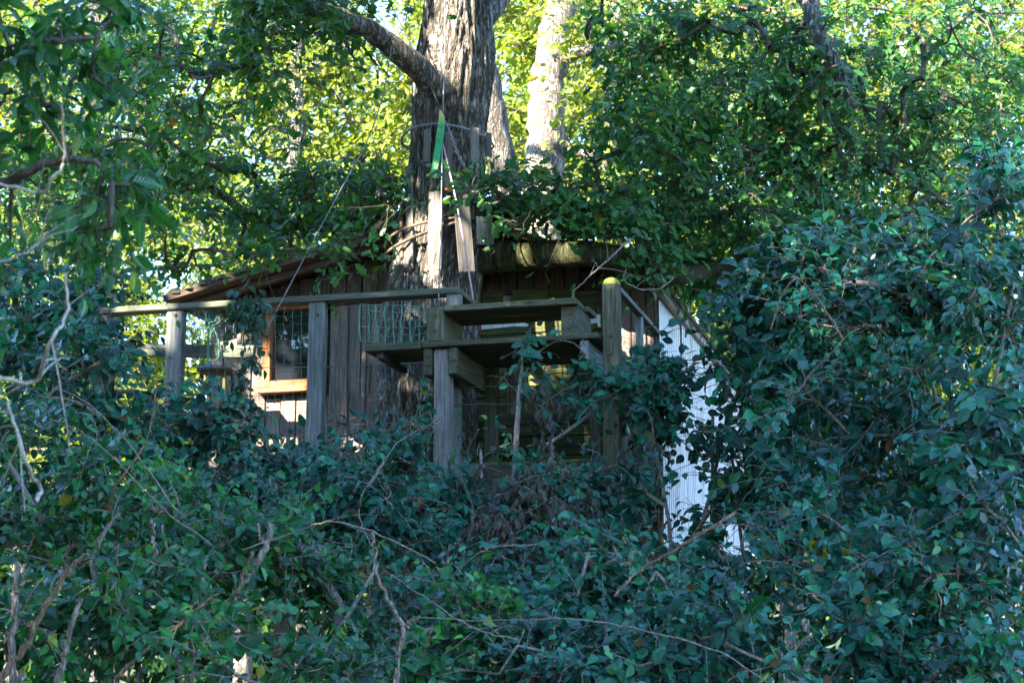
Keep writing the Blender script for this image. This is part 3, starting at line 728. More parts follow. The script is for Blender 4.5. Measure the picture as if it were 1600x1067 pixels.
# shelf beside the lookout
SH = empty('shelf', loc(-.4, -1.25, 4.05), -TURN, 'mossy plank shelf jutting from the lookout under the green net', 'shelf')
lbox('plank', -.575, -.20, -1.45, -1.255, 4.032, 4.072, M_MOSSY, SH); lbox('plank', -.55, -.20, -1.25, -1.05, 4.030, 4.068, M_MOSSY, SH)
lbox('bracket', -.50, -.46, -1.42, -.92, 3.985, 4.028, M_DARKWOOD, SH)

# ------------------------------------------------------------------ lookout bay
LK = empty('lookout', loc(.4, -1.2, FLOOR), -TURN, 'mossy timber lookout bay built of stacked planks and square posts', 'lookout')
lbox('top_plank', -.052, .80, -1.46, -1.235, 4.258, 4.296, M_MOSSY, LK); lbox('top_plank', -.05, .83, -1.23, -1.02, 4.256, 4.292, M_MOSSY, LK)
lbox('corner_block', -.165, -.056, -1.44, -1.26, 4.076, 4.296, M_MOSSY, LK); lbox('corner_block', -.15, -.056, -1.25, -1.02, 4.076, 4.29, M_MOSSY, LK)
lbox('corner_block', .69, .80, -1.41, -1.05, 4.073, 4.254, M_MOSSY, LK)
for a, b in ((-1.455, -1.245), (-1.24, -1.0), (-.995, -.70)): lbox('sill_plank', -.19, .935, a, b, 4.034 + random.uniform(-.003, .003), 4.070, M_MOSSY, LK)
for a, b in ((-.188, -.134), (-.022, .032), (.815, .868)): lbox('bracket_beam', a, b, -1.44, -.70, 3.862, 4.029, M_GREY if a > .5 else M_MOSSY, LK)
lbox('post', -.128, -.028, -1.415, -1.315, -.2, 4.029, M_PALE, LK, label='pale unweathered square post')
lbox('post', .022, .10, -.78, -.70, FLOOR, 4.03, M_MOSSY, LK)
lbox('post', .945, 1.045, -1.385, -1.285, -.2, 4.392, M_MOSSY, LK, label='tall post with a rounded mossy top')
cap_v = []; cap_f = []
for i in range(6):
    a = i / 5 * math.pi / 2
    for j in range(16):
        t = j * 2 * math.pi / 16
        sq = 1 / max(abs(math.cos(t)), abs(math.sin(t))) ** .6
        r_ = .053 * math.cos(a) * sq + .001; cap_v.append(loc(.995 + r_ * math.cos(t), -1.335 + r_ * math.sin(t), 4.385 + .052 * math.sin(a)))
for i in range(5):
    for j in range(16): cap_f.append([i * 16 + j, i * 16 + (j + 1) % 16, i * 16 + 16 + (j + 1) % 16, i * 16 + 16 + j])
mk('moss_cap', np.array(cap_v), [np.array(cap_f)], M_MOSSCAP, LK, smooth=True)
beam('hand_rail', loc(1.0, -1.28, 4.40), loc(1.03, -.02, 4.36), .05, .03, M_GREY, LK, side=U)
beam('brace', lc(926, 612, -1.2), lc(934, 745, -1.2), .045, .045, M_MOSSY, LK)
lbox('bottom_beam', -.02, .94, -1.44, -1.37, 3.21, 3.30, M_MOSSY, LK)
(a, z1), (b, z0) = hit(791, 571, -.68), hit(807, 648, -.68)
lbox('slat', a, b, -.69, -.665, z0, z1 + .12, M_SLAT, LK)
(a, z1), (b, z0) = hit(897, 566, -.68), hit(908, 640, -.68); lbox('slat', a, b, -.69, -.665, z0, z1 + .1, M_SLAT, LK)
z0 = hit(800, 655, -.66)[1]; lbox('cross_beam', .0, .93, -.66, -.60, z0 - .04, z0 + .02, M_DARKWOOD, LK)
(a, z1), (b, z0) = hit(766, 663, -.5), hit(829, 675, -.5); lbox('pale_board', a, b, -.5, -.48, z0, z1, M_PALE, LK)
for y_ in (604, 631):
    a, b = lc(705, y_ + 1, -1.0), lc(905, y_, -1.0); vv_, ff_ = tube_arrays(np.linspace(a, b, 8)[None] + rng.normal(0, .003, (1, 8, 3)), np.full((1, 8), .005), 5); mk('rail_wire', vv_, [ff_], M_WIRE, LK)
gn = net('chain_link', [lc(728, 650, -.72), lc(905, 650, -.72), lc(905, 480, -.72), lc(728, 485, -.72)], 9, 9, .0012, M_ROPEDK, LK, jit=.008)
net('chain_link', [lc(966, 640, -.6), lc(1008, 650, -.1), lc(1008, 480, -.1), lc(966, 480, -.6)], 5, 10, .0013, M_ROPEDK, LK, jit=.01)
lbox('post', .985, 1.03, -.55, -.50, FLOOR, 4.37, M_GREY, LK)

def bolt(u_, v_, z_, parent):
    th = np.arange(8) * math.pi / 4; f = [loc(u_ + .011 * math.cos(t), v_ - .007, z_ + .011 * math.sin(t)) for t in th]; g = [loc(u_ + .012 * math.cos(t), v_ + .004, z_ + .012 * math.sin(t)) for t in th]
    i = np.arange(8); j = (i + 1) % 8
    mk('bolt', np.array(f + g), [i[None, ::-1], np.stack([i, j, j + 8, i + 8], 1)], M_RUST, parent)
M_RUST = plain('rusty bolt', (.10, .06, .04), .7, .5)
for u_, z_ in ((-.161, 3.93), (-.161, 3.985), (.005, 3.95), (.842, 3.94), (-.11, 4.14), (-.11, 4.24), (.745, 4.12), (.745, 4.21), (.995, 4.06), (.995, 3.95)):
    bolt(u_, {-.161: -1.443, .005: -1.443, .842: -1.443, -.11: -1.443, .745: -1.413, .995: -1.388}[u_], z_, LK)
for x_ in (274, 496): bolt(hit(x_, 500, -.99)[0], -.993, hit(x_, 492, -.99)[1], RL)

# little stool on the deck
ST = empty('stool', lc(340, 640, -.4), -TURN, 'small mossy stool on the deck behind the wire mesh', 'stool')
(a, zt), (b, _) = hit(316, 578, -.4), hit(362, 578, -.4)
lbox('seat', a, b, -.5, -.3, zt - .03, zt, M_DOOR, ST)
for x_ in (a + .015, b - .035):
    for y_ in (-.48, -.34): lbox('leg', x_, x_ + .025, y_, y_ + .025, FLOOR, zt - .032, M_DOOR, ST)

# ------------------------------------------------------------------ ropes, chain, pennant
def rope(name, pts, r, mat, label, cat='rope', n=30, sides=6):
    o = stem(name, pts, r, r, mat, None, n=n, sides=sides); return tag(o, label, cat)
d1 = lambda px, py, v=-.95: hit3(px, py, v)
rope('guy_rope', [d1(612, 72, -1.0), d1(598, 150, -.95), d1(573, 222, -.9), d1(531, 299, -.95), d1(457, 438, -1.02), d1(417, 515, -1.02)], .0045, M_ROPE, 'grey rope slanting from the foliage down to the left railing')
rope('guy_rope', [d1(600, -15, -.9), d1(611, 8, -.9), d1(630, 46, -.88), d1(659, 105, -.85), d1(688, 169, -.85)], .005, M_ROPEDK, 'dark rope slanting across the trunk up to the left')
rope('guy_rope', [d1(695, -15, -.86), d1(695, 80, -.86), d1(692, 181, -.86), d1(689, 350, -.95), d1(686, 449, -1.0), d1(685, 470, -1.02)], .005, M_ROPE, 'grey rope hanging straight down the trunk to the rail end')
rope('guy_rope', [d1(692, 225, -.87), d1(714, 320, -.9), d1(735, 440, -.9), d1(739, 468, -.9)], .006, M_PINK, 'faded pink rope running down to the side rail')
# chain
CH = empty('chain', d1(695, 185, -.86), 0, 'steel chain slung from the pennant rope across the trunk to the right', 'chain')
cp = smooth_path([d1(694, 188, -.87), d1(705, 212, -.88), d1(718, 246, -.86), d1(735, 274, -.8), d1(750, 287, -.7), d1(768, 293, -.6)], 34)
for i in range(33):
    a, b = cp[i], cp[i + 1]; t = nrm(b - a); s = nrm(np.cross(t, np.array([0, 1, .3]))); q = np.cross(t, s); s = s if i % 2 else q
    L = np.linalg.norm(b - a) * .78; c = (a + b) / 2; ang = np.linspace(0, 2 * math.pi, 11)
    pp = c + np.outer(np.cos(ang) * L, t) + np.outer(np.sin(ang) * .009, s)
    vv_, ff_ = tube_arrays(pp[None], np.full((1, 11), .0032), 4); mk('link', vv_, [ff_], M_CHAIN, CH, smooth=True)
PNP = [(687, 171), (694, 182), (694, 202), (690, 228), (681, 279), (674, 265), (678, 240), (684, 197)]
pn = lpoly('pennant', PNP, -.90, .012, pennant_mat(), None)
tag(pn, 'thin green pennant with yellow tip hanging before the oak trunk', 'pennant')
TQ = empty('turquoise_rope', lc(327, 560, -.9), 0, 'turquoise rope dangling from the rail with a blue knot', 'rope')
stem('cord', [lc(329, 478, -.92), lc(326, 510, -.92), lc(325, 545, -.92), lc(325, 572, -.92)], .008, .008, M_TURQ, TQ)
stem('knot', [lc(318, 572, -.92), lc(322, 574, -.92), lc(327, 574, -.92), lc(331, 571, -.92)], .013, .011, M_BLUE, TQ)
stem('loop', [lc(333, 512, -.92), lc(341, 530, -.92), lc(342, 556, -.92), lc(334, 566, -.92)], .006, .006, M_NET, TQ)

# ------------------------------------------------------------------ oak
OK_ = empty('oak_tree', loc(-.45, -.38, 0), 0, 'big old oak growing up through the deck and roof of the tree house', 'tree')
prof = [(-30, 665, 766), (0, 663, 767), (60, 657, 769), (100, 648, 773), (130, 645, 771), (160, 645, 766), (200, 643, 760), (250, 638, 758), (300, 632, 756), (350, 626, 753), (420, 613, 750), (470, 603, 745), (560, 592, 742), (700, 588, 742), (850, 582, 748)]
TV = -.38
rings = []
for y_, a, b in prof:
    (u0, z0), (u1, _) = hit(a, y_, TV), hit(b, y_, TV); rings.append(((u0 + u1) / 2, z0, (u1 - u0) / 2))
rings = rings[::-1]
rings = [(rings[0][0], -.2, rings[0][2] * 1.5), (rings[0][0], .5, rings[0][2] * 1.2)] + rings
rings += [(rings[-1][0] + .02, 7.6, .20), (rings[-1][0] - .1, 9.2, .16), (rings[-1][0] + .1, 11, .08)]
def trunk(name, rings, v, mat, parent, sides=150, step=.022, ridge=.013, lump=.03):
    zs = np.array([r[1] for r in rings]); us = np.array([r[0] for r in rings]); rs = np.array([r[2] for r in rings])
    z = np.arange(zs[0], zs[-1], step); uu = np.interp(z, zs, us); rr = np.interp(z, zs, rs)
    k = np.ones(9) / 9; pad = lambda a: np.convolve(np.pad(a, 4, mode='edge'), k, 'valid'); uu, rr = pad(uu), pad(rr)
    th = np.arange(sides) * 2 * math.pi / sides; V_ = []
    for zi, ui, ri in zip(z, uu, rr):
        for t in th:
            c, s = math.cos(t), math.sin(t)
            rd = mnoise.fractal((c * 5.5, s * 5.5, zi * 1.1), 1, 2, 4) * ridge * 1.3 + - max(0, .22 - abs(mnoise.noise((c * 10 + 7, s * 10, zi * 2.4)))) * ridge * 9 - max(0, .15 - abs(mnoise.noise((c * 17, s * 17 + 3, zi * 6.5)))) * ridge * 5 + mnoise.noise((c * 1.6, s * 1.6, zi * .8)) * lump
            r_ = ri + rd - .004
            V_.append(loc(ui + r_ * c, v + r_ * s, zi))
    n = len(z); i, j = np.meshgrid(np.arange(n - 1), np.arange(sides), indexing='ij'); a = (i * sides + j).ravel(); b = (i * sides + (j + 1) % sides).ravel()
    return mk(name, np.array(V_), [np.stack([a, b, b + sides, a + sides], 1)], mat, parent, smooth=True)
trunk('trunk', rings, TV, M_BARK, OK_)
oak_roots = []
def limb(pts, r0, r1, mat=M_BARK, name='limb', n=40, sides=20, parent=OK_, wob=.006, knots=.04):
    o = stem(name, pts, r0, r1, mat, parent, n=n, sides=sides, wob=wob, knots=knots); oak_roots.extend(smooth_path(pts, 14)[3:]); return o
limb([d1(716, 178, -.5), d1(694, 148, -.58), d1(664, 118, -.7), d1(632, 90, -.85), d1(600, 63, -.95), d1(560, 38, -1.1), d1(500, 14, -1.2), d1(420, -22, -1.4), d1(300, -80, -1.5)], .112, .035, knots=.018)
limb([d1(735, 405, -.36), d1(775, 402, -.26), d1(828, 399, -.24), d1(880, 397, -.42), d1(930, 396, -.52), d1(1010, 410, -.5), d1(1060, 430, -.35), d1(1120, 420, .2), d1(1240, 380, .4), d1(1420, 330, .4)], .125, .03, M_MOSSLIMB, n=70, wob=.005, knots=.02)
limb([d1(730, 345, -.35), d1(790, 330, -.2), d1(870, 322, -.1), d1(960, 330, .1), d1(1040, 345, .3), d1(1150, 300, .6), d1(1300, 230, .8)], .07, .02, M_MOSSLIMB)
limb([d1(660, 330, -.3), d1(600, 350, .1), d1(540, 352, .4), d1(470, 350, .6), d1(400, 342, .7), d1(340, 300, .8), d1(270, 255, .9), d1(180, 150, 1.0)], .07, .02, M_MOSSLIMB)
limb([d1(745, 40, -.3), d1(800, -30, .2), d1(900, -90, .8), d1(1050, -120, 1.0), d1(1240, -20, .8), d1(1268, 30, .7), d1(1290, 70, .6), d1(1312, 118, .5), d1(1330, 170, .4)], .10, .035)
limb([d1(700, -10, -.4), d1(640, -120, -.3), d1(520, -220, .4), d1(300, -260, .9)], .12, .03)
# leaf-bearing crown in view and above it
oak_blobs = [(180, 160, 190, 190, 13.6, 1.5, 80), (330, 130, 190, 150, 13.2, 1.4, 68), (480, 60, 130, 90, 12.6, .8, 40), (300, 330, 210, 100, 14.4, 1.2, 62), (480, 330, 130, 75, 13.9, .6, 34), (540, 300, 80, 70, 13.3, .5, 20), (60, 330, 110, 140, 13.5, 1.2, 45),
             (590, 300, 45, 45, 12.6, .25, 13), (725, 288, 75, 24, 12.1, .25, 13), (610, 335, 30, 25, 12.1, .2, 5), (830, 310, 90, 32, 12.6, .3, 17), (870, 350, 80, 25, 12.3, .2, 10), (800, 345, 50, 15, 12.2, .2, 5),
             (1010, 240, 110, 150, 13.0, 1.0, 85), (1130, 150, 170, 150, 13.4, 1.3, 110), (1330, 140, 190, 160, 13.8, 1.4, 105), (1520, 160, 130, 200, 13.5, 1.4, 80), (1180, 330, 170, 100, 13.2, 1.2, 85), (1380, 330, 200, 110, 13.2, 1.2, 85), (1000, 40, 110, 70, 13.4, .8, 36), (960, 360, 60, 40, 12.4, .3, 15), (1010, 420, 60, 30, 12.2, .3, 12), (560, 20, 60, 40, 12.6, .4, 12), (455, 25, 70, 45, 11.7, .2, 20), (560, 395, 70, 25, 12.3, .15, 9), (420, 400, 60, 20, 12.4, .15, 6), (900, 385, 60, 18, 12.1, .15, 6), (985, 380, 50, 40, 12.1, .2, 10), (690, 20, 60, 40, 12.2, .2, 4), (1125, 435, 55, 35, 14.5, .4, 16), (1120, 430, 40, 28, 13.1, .2, 12), (1070, 405, 50, 25, 12.8, .2, 8), (1180, 560, 50, 60, 15.5, .4, 12)]
plant(OK_, oak_blobs, oak_roots, T_OAK, OAK, .085, (5, .34, 7), indiv=300, variants=V_OAK, r_tip=.005, r_max=.045, fname='crown')
top_blobs = [(150, -420, 380, 230, 10.4, 1.4, 38), (700, -420, 420, 260, 10.6, 1.6, 85), (1300, -420, 420, 260, 10.6, 1.6, 50)]  # unseen crown above the frame, placed to shade the cabin
T2 = empty('oak_tree', loc(-.2, .9, 0), 0, 'high unseen crown placed for shade over the tree house, above the pale trunk', 'tree')
stem('trunk', [np.array([.1, 15.6, -.2]), at(812, 700, 15.6), at(802, 420, 15.5), at(790, 300, 15.4), at(776, 200, 15.3), at(758, 110, 15.2), at(742, 0, 15.1), at(735, -250, 14.8), at(700, -520, 14.4)], .17, .06, M_BARK, T2, n=40, sides=20, wob=.006)
plant(T2, top_blobs, [at(740, -250, 14.8), at(700, -520, 14.4), at(400, -320, 12.5), at(1100, -320, 12.8), at(700, -350, 12)], T_BACK, OAK, .17, (7, .55, 8), r_tip=.008, r_max=.08, fname='crown')

# slats tied round the trunk
slats = [((640, 258), (640, 421), 15, 'long grey slat at the left edge of the oak trunk, tied by two ropes', M_SLAT), ((668, 202), (667, 253), 13, 'short slat under the upper rope, left of the green pennant', M_SLAT), ((681, 300), (679, 421), 24, 'wide pale slat in the middle of the lower trunk with dark knots', M_SLAT),
         ((719, 290), (730, 426), 23, 'long leaning slat just right of the pink rope', M_SLAT), ((742, 200), (741, 253), 12, 'upright slat under the upper rope, right of the chain', M_SLAT), ((763, 208), (763, 245), 7, 'narrow slat end at the right edge of the upper rope', M_SLAT),
         ((751, 340), (752, 382), 10, 'short whitish slat at the right of the lower ropes, inner of the pair', M_PALE), ((763, 338), (766, 382), 10, 'short whitish slat at the right of the lower ropes, outer of the pair', M_PALE), ((702, 205), (700, 300), 12, 'slat hidden by oak leaves directly right of the hanging ropes', M_SLAT), ((626, 323), (627, 405), 7, 'thin brown batten outermost left on the lower trunk', M_TAN)]
def trunk_at(px, py):
    u_, z_ = hit(px, py, TV); zs = [r[1] for r in rings]; c = float(np.interp(z_, zs, [r[0] for r in rings])); r_ = float(np.interp(z_, zs, [r[2] for r in rings])) + .062
    x = max(-.99, min(.99, (u_ - c) / r_)); v_ = TV - r_ * math.sqrt(1 - x * x)
    u2, z2 = hit(px, py, v_); return loc(u2, v_, z2), x
for a, b, wpx, lab, m_ in slats:
    (pa, xa), (pb, xb) = trunk_at(*a), trunk_at(*b); xm = (xa + xb) / 2
    sd = U * math.sqrt(1 - xm * xm) + V * xm
    o = beam('slat', pa, pb, wpx / 238 / max(.45, math.sqrt(1 - xm * xm)), .013, m_, None, side=sd, bevel=.003, ragged=.008); tag(o, lab, 'slat', 'slats tied round the oak trunk')
def band(yl, ym, yr, r, label, m_=M_ROPE, ex=.045):
    pts = []; zs = [q[1] for q in rings]
    for t in np.linspace(0, 2 * math.pi, 40):
        s = math.cos(t); py = ym + (yr - yl) / 2 * s + (.5 * (yl + yr) - ym) * s * s
        z_ = hit(690, py, TV)[1]; c = float(np.interp(z_, zs, [q[0] for q in rings])); r_ = float(np.interp(z_, zs, [q[2] for q in rings])) + ex
        pts.append(loc(c + r_ * s, TV - r_ * math.sin(t), z_))
    tag(stem('trunk_rope', pts, r, r, m_, None, n=80, sides=6), label, 'rope', 'ropes tied round the oak trunk')
band(222, 217, 230, .008, 'upper grey rope ring holding slats round the oak trunk')
band(380, 368, 355, .010, 'brown rope ring round the lower slats, upper of the crossing two', M_TAN)
band(404, 385, 352, .012, 'thick dark rope ring slanting round the lower slats', M_TWIG)

# ------------------------------------------------------------------ pale trunk behind on the right
T3 = empty('pale_tree', at(845, 1500, 16.5) * np.array([1, 1, 0]), 0, 'pale sunlit tree trunk forking behind the oak', 'tree')
p3 = [np.array([at(850, 400, 16.5)[0], 16.5, -.2]), at(848, 420, 16.5), at(850, 300, 16.5), at(852, 220, 16.5), at(858, 130, 16.5), at(866, 60, 16.5), at(880, 0, 16.6), at(900, -80, 16.8), at(930, -250, 17)]
stem('trunk', p3, .205, .12, M_BARK2, T3, n=60, sides=24, wob=.010, knots=.035)
stem('limb', [at(872, 92, 16.5), at(905, 82, 16.3), at(950, 72, 16.1), at(1000, 62, 16), at(1010, 30, 16), at(1080, 10, 15.9)], .065, .03, M_BARK2, T3, n=26, sides=14, wob=.01, knots=.05)
stem('limb', [at(860, 240, 16.5), at(900, 238, 16.4), at(950, 245, 16.2), at(1020, 235, 16)], .045, .025, M_BARK, T3, n=20, sides=12, wob=.01)
plant(T3, [(1000, 0, 190, 90, 16.8, .8, 22), (1050, 120, 120, 120, 16.8, .8, 22), (878, 150, 28, 110, 15.9, .15, 9), (880, 20, 50, 30, 15.9, .2, 6), (950, -200, 300, 150, 17, 1.5, 45)], [at(1000, 62, 16), at(950, 72, 16.1), at(930, -250, 17), at(1080, 10, 15.9)], T_OAK, BACK, .09, (6, .4, 7), fname='crown')

# ------------------------------------------------------------------ sunlit trees behind
def back_tree(px, Y, blobs, label, top=-100, r=.16, n_tw=(8, .55, 8), size=.125, name='woodland_tree'):
    base = at(px, 900, Y); base[2] = 0
    t = empty(name, base, 0, label, 'tree', 'woodland trees behind the tree house')
    p = [base - np.array([0, 0, .2]), at(px + 10, 600, Y), at(px - 8, 300, Y), at(px + 5, top, Y)]
    stem('trunk', p, r, r * .35, M_BARK, t, n=26, sides=12, wob=.01)
    rt = smooth_path(p, 14)[4:]
    plant(t, blobs, rt, T_BACK, BACK, size, n_tw, r_tip=.007, r_max=.07, fname='crown', face=nrm(TO_SUN * .9 + FACE * .35), flat=.4)
back_tree(470, 19, [(520, 160, 190, 230, 19.5, .9, 105), (420, 380, 160, 90, 19, .8, 40)], 'sunlit yellow green tree just left of the oak trunk')
back_tree(960, 20, [(860, 140, 190, 230, 20.5, .9, 110), (1000, 330, 200, 110, 20, .9, 40)], 'sunlit tree filling the gap between the oak and pale trunk')
back_tree(150, 23.5, [(140, 170, 270, 310, 24, 1.6, 240)], 'broad green tree far behind the long leaved branch')
back_tree(1230, 22, [(1230, 150, 250, 340, 22.5, 2, 270), (1130, 440, 90, 80, 21, 1, 50)], 'tall leafy tree far behind the right roof slope')
back_tree(1560, 23, [(1550, 220, 240, 340, 23.5, 2, 250)], 'leafy tree far behind at the right picture edge')
back_tree(380, 29, [(380, 180, 260, 260, 29, 1.2, 170)], 'yellow green tree glowing in the sun behind the left limb', size=.16, n_tw=(9, .7, 8))
back_tree(860, 30, [(840, 160, 260, 240, 30, 1.2, 170)], 'yellow green tree glowing in the sun far behind the pale trunk', size=.16, n_tw=(9, .7, 8))
back_tree(30, 29.5, [(0, 200, 220, 300, 29.5, 1.2, 170)], 'sunlit tree at the far left edge behind the hanging leaves', size=.16, n_tw=(9, .7, 8))
back_tree(1420, 30, [(1400, 120, 330, 260, 30, 1.2, 230)], 'sunlit tree far behind the upper right oak leaves', size=.16, n_tw=(9, .7, 8))
def thicket(name, px, py, rx, ry, Y, dY, n, label):
    base = at(px, py + ry, Y); base[2] = 0
    t = empty(name, base, 0, label, 'shrub', 'sunlit shrubs behind the tree house')
    rt = [base + np.array([dx, 0, h]) for dx in (-.5, 0, .5) for h in (.3, .8, 1.4)]
    plant(t, [(px, py, rx, ry, Y, dY, n)], rt, T_BACK, BACK, .11, (8, .5, 8), r_tip=.005, r_max=.03)
thicket('shrub', 180, 620, 240, 260, 18.5, 1.2, 130, 'sunlit shrub beyond the left end of the railing')
thicket('shrub', 1280, 640, 200, 280, 18.5, 1.2, 150, 'sunlit shrub beyond the corrugated wall')
thicket('shrub', 1520, 760, 180, 330, 17.5, 1.2, 150, 'sunlit shrub behind the dark bushes at the right edge')

FW = empty('far_wood', (0, 34, 0)); tag(FW, 'distant wood closing the view behind everything', 'wood', kind='stuff')
fc = np.stack([rng.uniform(-26, 26, 900), rng.uniform(32, 36, 900), 8.2 * rng.random(900) ** .9 + .2], 1)
N_ = len(fc) * 20; S_ = np.repeat(fc, 20, 0) + rng.normal(0, .5, (N_, 3)); D_ = nrm(rng.normal(0, 1, (N_, 3)))
_, _, P_, X_, Y_, Z_, s_ = sprays(S_, D_, np.full(N_, .7), 5, .44)
PLANTS.append(dict(root=FW, P=P_, X=X_, Y=Y_, Z=Z_, s=s_, tmpl=T_BACK, mats=FAR, indiv=0, fname='foliage', variants=[T_BACK]))

# ------------------------------------------------------------------ unseen trees added left and behind the camera for their shade
def shade_tree(x, y, h, rad, label, seed):
    t = empty('shade_tree', (x, y, 0), 0, label, 'tree', 'unseen shade trees ' + label.split('standing ')[1])
    p = [np.array([x, y, -.2]), np.array([x + .2, y, h * .3]), np.array([x - .1, y + .2, h * .6]), np.array([x, y, h * .9])]
    stem('trunk', p, .26, .08, M_BARK, t, n=20, sides=12)
    C = []
    while len(C) < 250:
        q = rng.uniform(-1, 1, 3)
        if q @ q > 1: continue
        C.append(np.array([x, y, h * .58]) + q * np.array([rad, rad, h * .45]))
    C = np.array(C); C, out, path, rr = skeleton(C, smooth_path(p, 14)[3:], .009, r_max=.09)
    N = len(C) * 8; S = np.repeat(C, 8, 0); D = nrm(np.repeat(out, 8, 0) * .5 + rng.normal(0, .8, (N, 3)) + np.array([0, 0, .1]))
    tp, tr, P, X, Y, Z, sz = sprays(S, D, .75 * rng.uniform(.6, 1.2, N), 8, .23)
    k = prune(P); bx = prune(path[:, -2])
    v_, f_ = tube_arrays(path[bx], rr[bx], 5); mk('branches', v_, [f_], M_TWIG, t, smooth=True, kind='stuff')
    PLANTS.append(dict(root=t, P=P[k], X=X[k], Y=Y[k], Z=Z[k], s=sz[k], tmpl=T_BACK, mats=OAK, indiv=0, fname='crown', variants=[T_BACK]))
for i, (x, y, h, rad) in enumerate(((-6.2, 7.6, 12, 2.6), (-6.3, 3.4, 12.5, 2.8), (-6.0, -.8, 12, 2.9), (-9.8, 5.2, 15, 3.2), (-9.5, 0, 15, 3.4), (-5.2, -5.2, 12.5, 2.9), (-8.8, -5.5, 14, 3.2))):
    shade_tree(x, y, h, rad, 'tall unseen broadleaf tree added for shade, standing left of the view', i)
for i, (x, y) in enumerate(((-4.0, -14), (3.0, -15), (9.0, -15))):
    shade_tree(x, y, 12.5, 3.8, 'tall unseen broadleaf tree added to block low sky, standing behind the camera', i)

# ------------------------------------------------------------------ shrubs in front
def shrub(name, label, cat, basepx, Y, blobs, leaf, mats, size, tw, variants, indiv=300, group=None, stems=5, smat=M_SHOOT, **k):
    base = at(basepx, 1067, Y); base[2] = 0
    t = empty(name, base, 0, label, cat, group)
    roots = []
    C = np.vstack([sample_blob(b[:6] + (3,)) for b in blobs])
    for i in range(stems):
        c = C[rng.integers(len(C))]
        s0 = base + np.array([rng.uniform(-.5, .5), rng.uniform(-.3, .3), 0]); m = (s0 + c) / 2 + rng.normal(0, .12, 3); m[:2] = s0[:2] * .6 + c[:2] * .4
        pts = [s0 - np.array([0, 0, .1]), m, c]
        stem('stem', pts, .022, .009, smat, t, n=16, sides=6, wob=.008); roots.extend(smooth_path(pts, 16)[6:])
    k.setdefault('voids', -.12); k.setdefault('bmat', M_SHOOT); k.setdefault('tw_r', .0034)
    plant(t, blobs, roots, leaf, mats, size, tw, indiv=indiv, variants=variants, **k)
    return t
# middle-left dark shrub behind the left railing end
shrub('hazel_shrub', 'dark leafy shrub swallowing the left end of the railing', 'shrub', 120, 11.6, [(110, 560, 150, 170, 11.3, .7, 75), (230, 690, 130, 90, 11.3, .6, 45), (60, 450, 90, 80, 11.6, .6, 22), (50, 540, 120, 130, 12.8, .4, 50), (150, 470, 70, 50, 13.2, .3, 14), (60, 720, 120, 90, 11.8, .4, 36), (200, 800, 250, 90, 11.2, .4, 50)], T_BROAD, BROAD, .085, (6, .34, 7), V_BROAD, indiv=280, r_tip=.004)
shrub('hazel_shrub', 'leafy shrub under the window with shoots up to the mesh', 'shrub', 480, 10.8, [(440, 760, 170, 75, 10.9, .5, 60), (350, 690, 80, 60, 11.2, .3, 22), (590, 720, 110, 70, 11.0, .35, 36), (620, 640, 50, 55, 11.1, .2, 10), (530, 790, 140, 70, 10.4, .5, 40)], T_BROAD, BROAD, .075, (6, .30, 7), V_BROAD, indiv=290)
shrub('bramble', 'bushy mass of leaves right under the lookout beam', 'bramble', 820, 10.6, [(760, 810, 120, 70, 10.7, .4, 36), (880, 800, 110, 70, 10.7, .4, 30), (1000, 740, 90, 90, 10.9, .35, 34), (740, 700, 60, 45, 11.0, .2, 14), (860, 705, 70, 35, 11.1, .2, 12), (950, 650, 50, 50, 11.0, .2, 14), (930, 600, 40, 40, 11.0, .15, 7), (820, 880, 200, 80, 10.2, .5, 60)], T_BROAD, BROAD, .078, (6, .30, 6), V_BROAD, indiv=295)
shrub('climbing_shoot', 'leafy shoot hanging across the middle of the lookout opening', 'climber', 850, 11.1, [(815, 545, 22, 22, 11.05, .08, 4), (850, 615, 50, 14, 11.05, .08, 5), (905, 640, 30, 20, 11.05, .08, 4)], T_BROAD, BROAD, .082, (3, .22, 4), V_BROAD, indiv=100, stems=2, keep_all=True, voids=-2)
# right-hand mass
shrub('hornbeam', 'tall dark shrub in front of the corrugated wall', 'shrub', 1080, 11.0, [(1080, 560, 80, 70, 11.5, .3, 28), (1060, 680, 80, 90, 11.4, .3, 36), (1180, 520, 90, 90, 11.3, .4, 36), (1140, 780, 110, 100, 11.2, .4, 52), (1200, 650, 80, 110, 11.0, .4, 44), (1030, 600, 45, 60, 11.5, .2, 14)], T_BROAD, BROAD, .088, (6, .32, 7), V_BROAD, indiv=300)
shrub('hornbeam', 'large spreading shrub with blue sheen filling the right side', 'shrub', 1420, 10.0, [(1350, 520, 180, 120, 10.6, .7, 66), (1500, 480, 140, 150, 10.2, .7, 72), (1380, 690, 200, 130, 10.0, .8, 72), (1540, 700, 110, 160, 9.6, .7, 60), (1300, 440, 120, 70, 11, .5, 34), (1560, 330, 80, 90, 10.4, .5, 36), (1380, 560, 230, 180, 12.3, .5, 90), (1500, 800, 130, 130, 11.5, .5, 50), (1260, 720, 110, 130, 11.8, .4, 36)], T_BROAD, BROAD, .082, (6, .34, 8), V_BROAD, indiv=300, voids=-.2)
shrub('hornbeam', 'low dark shrub in the bottom right corner', 'shrub', 1400, 9.0, [(1320, 880, 200, 110, 9.4, .7, 58), (1500, 900, 140, 140, 9.0, .6, 52), (1250, 1010, 170, 90, 8.8, .6, 65), (1450, 1040, 180, 80, 8.5, .5, 60)], T_BROAD, BROAD, .075, (6, .32, 7), V_BROAD, indiv=300)
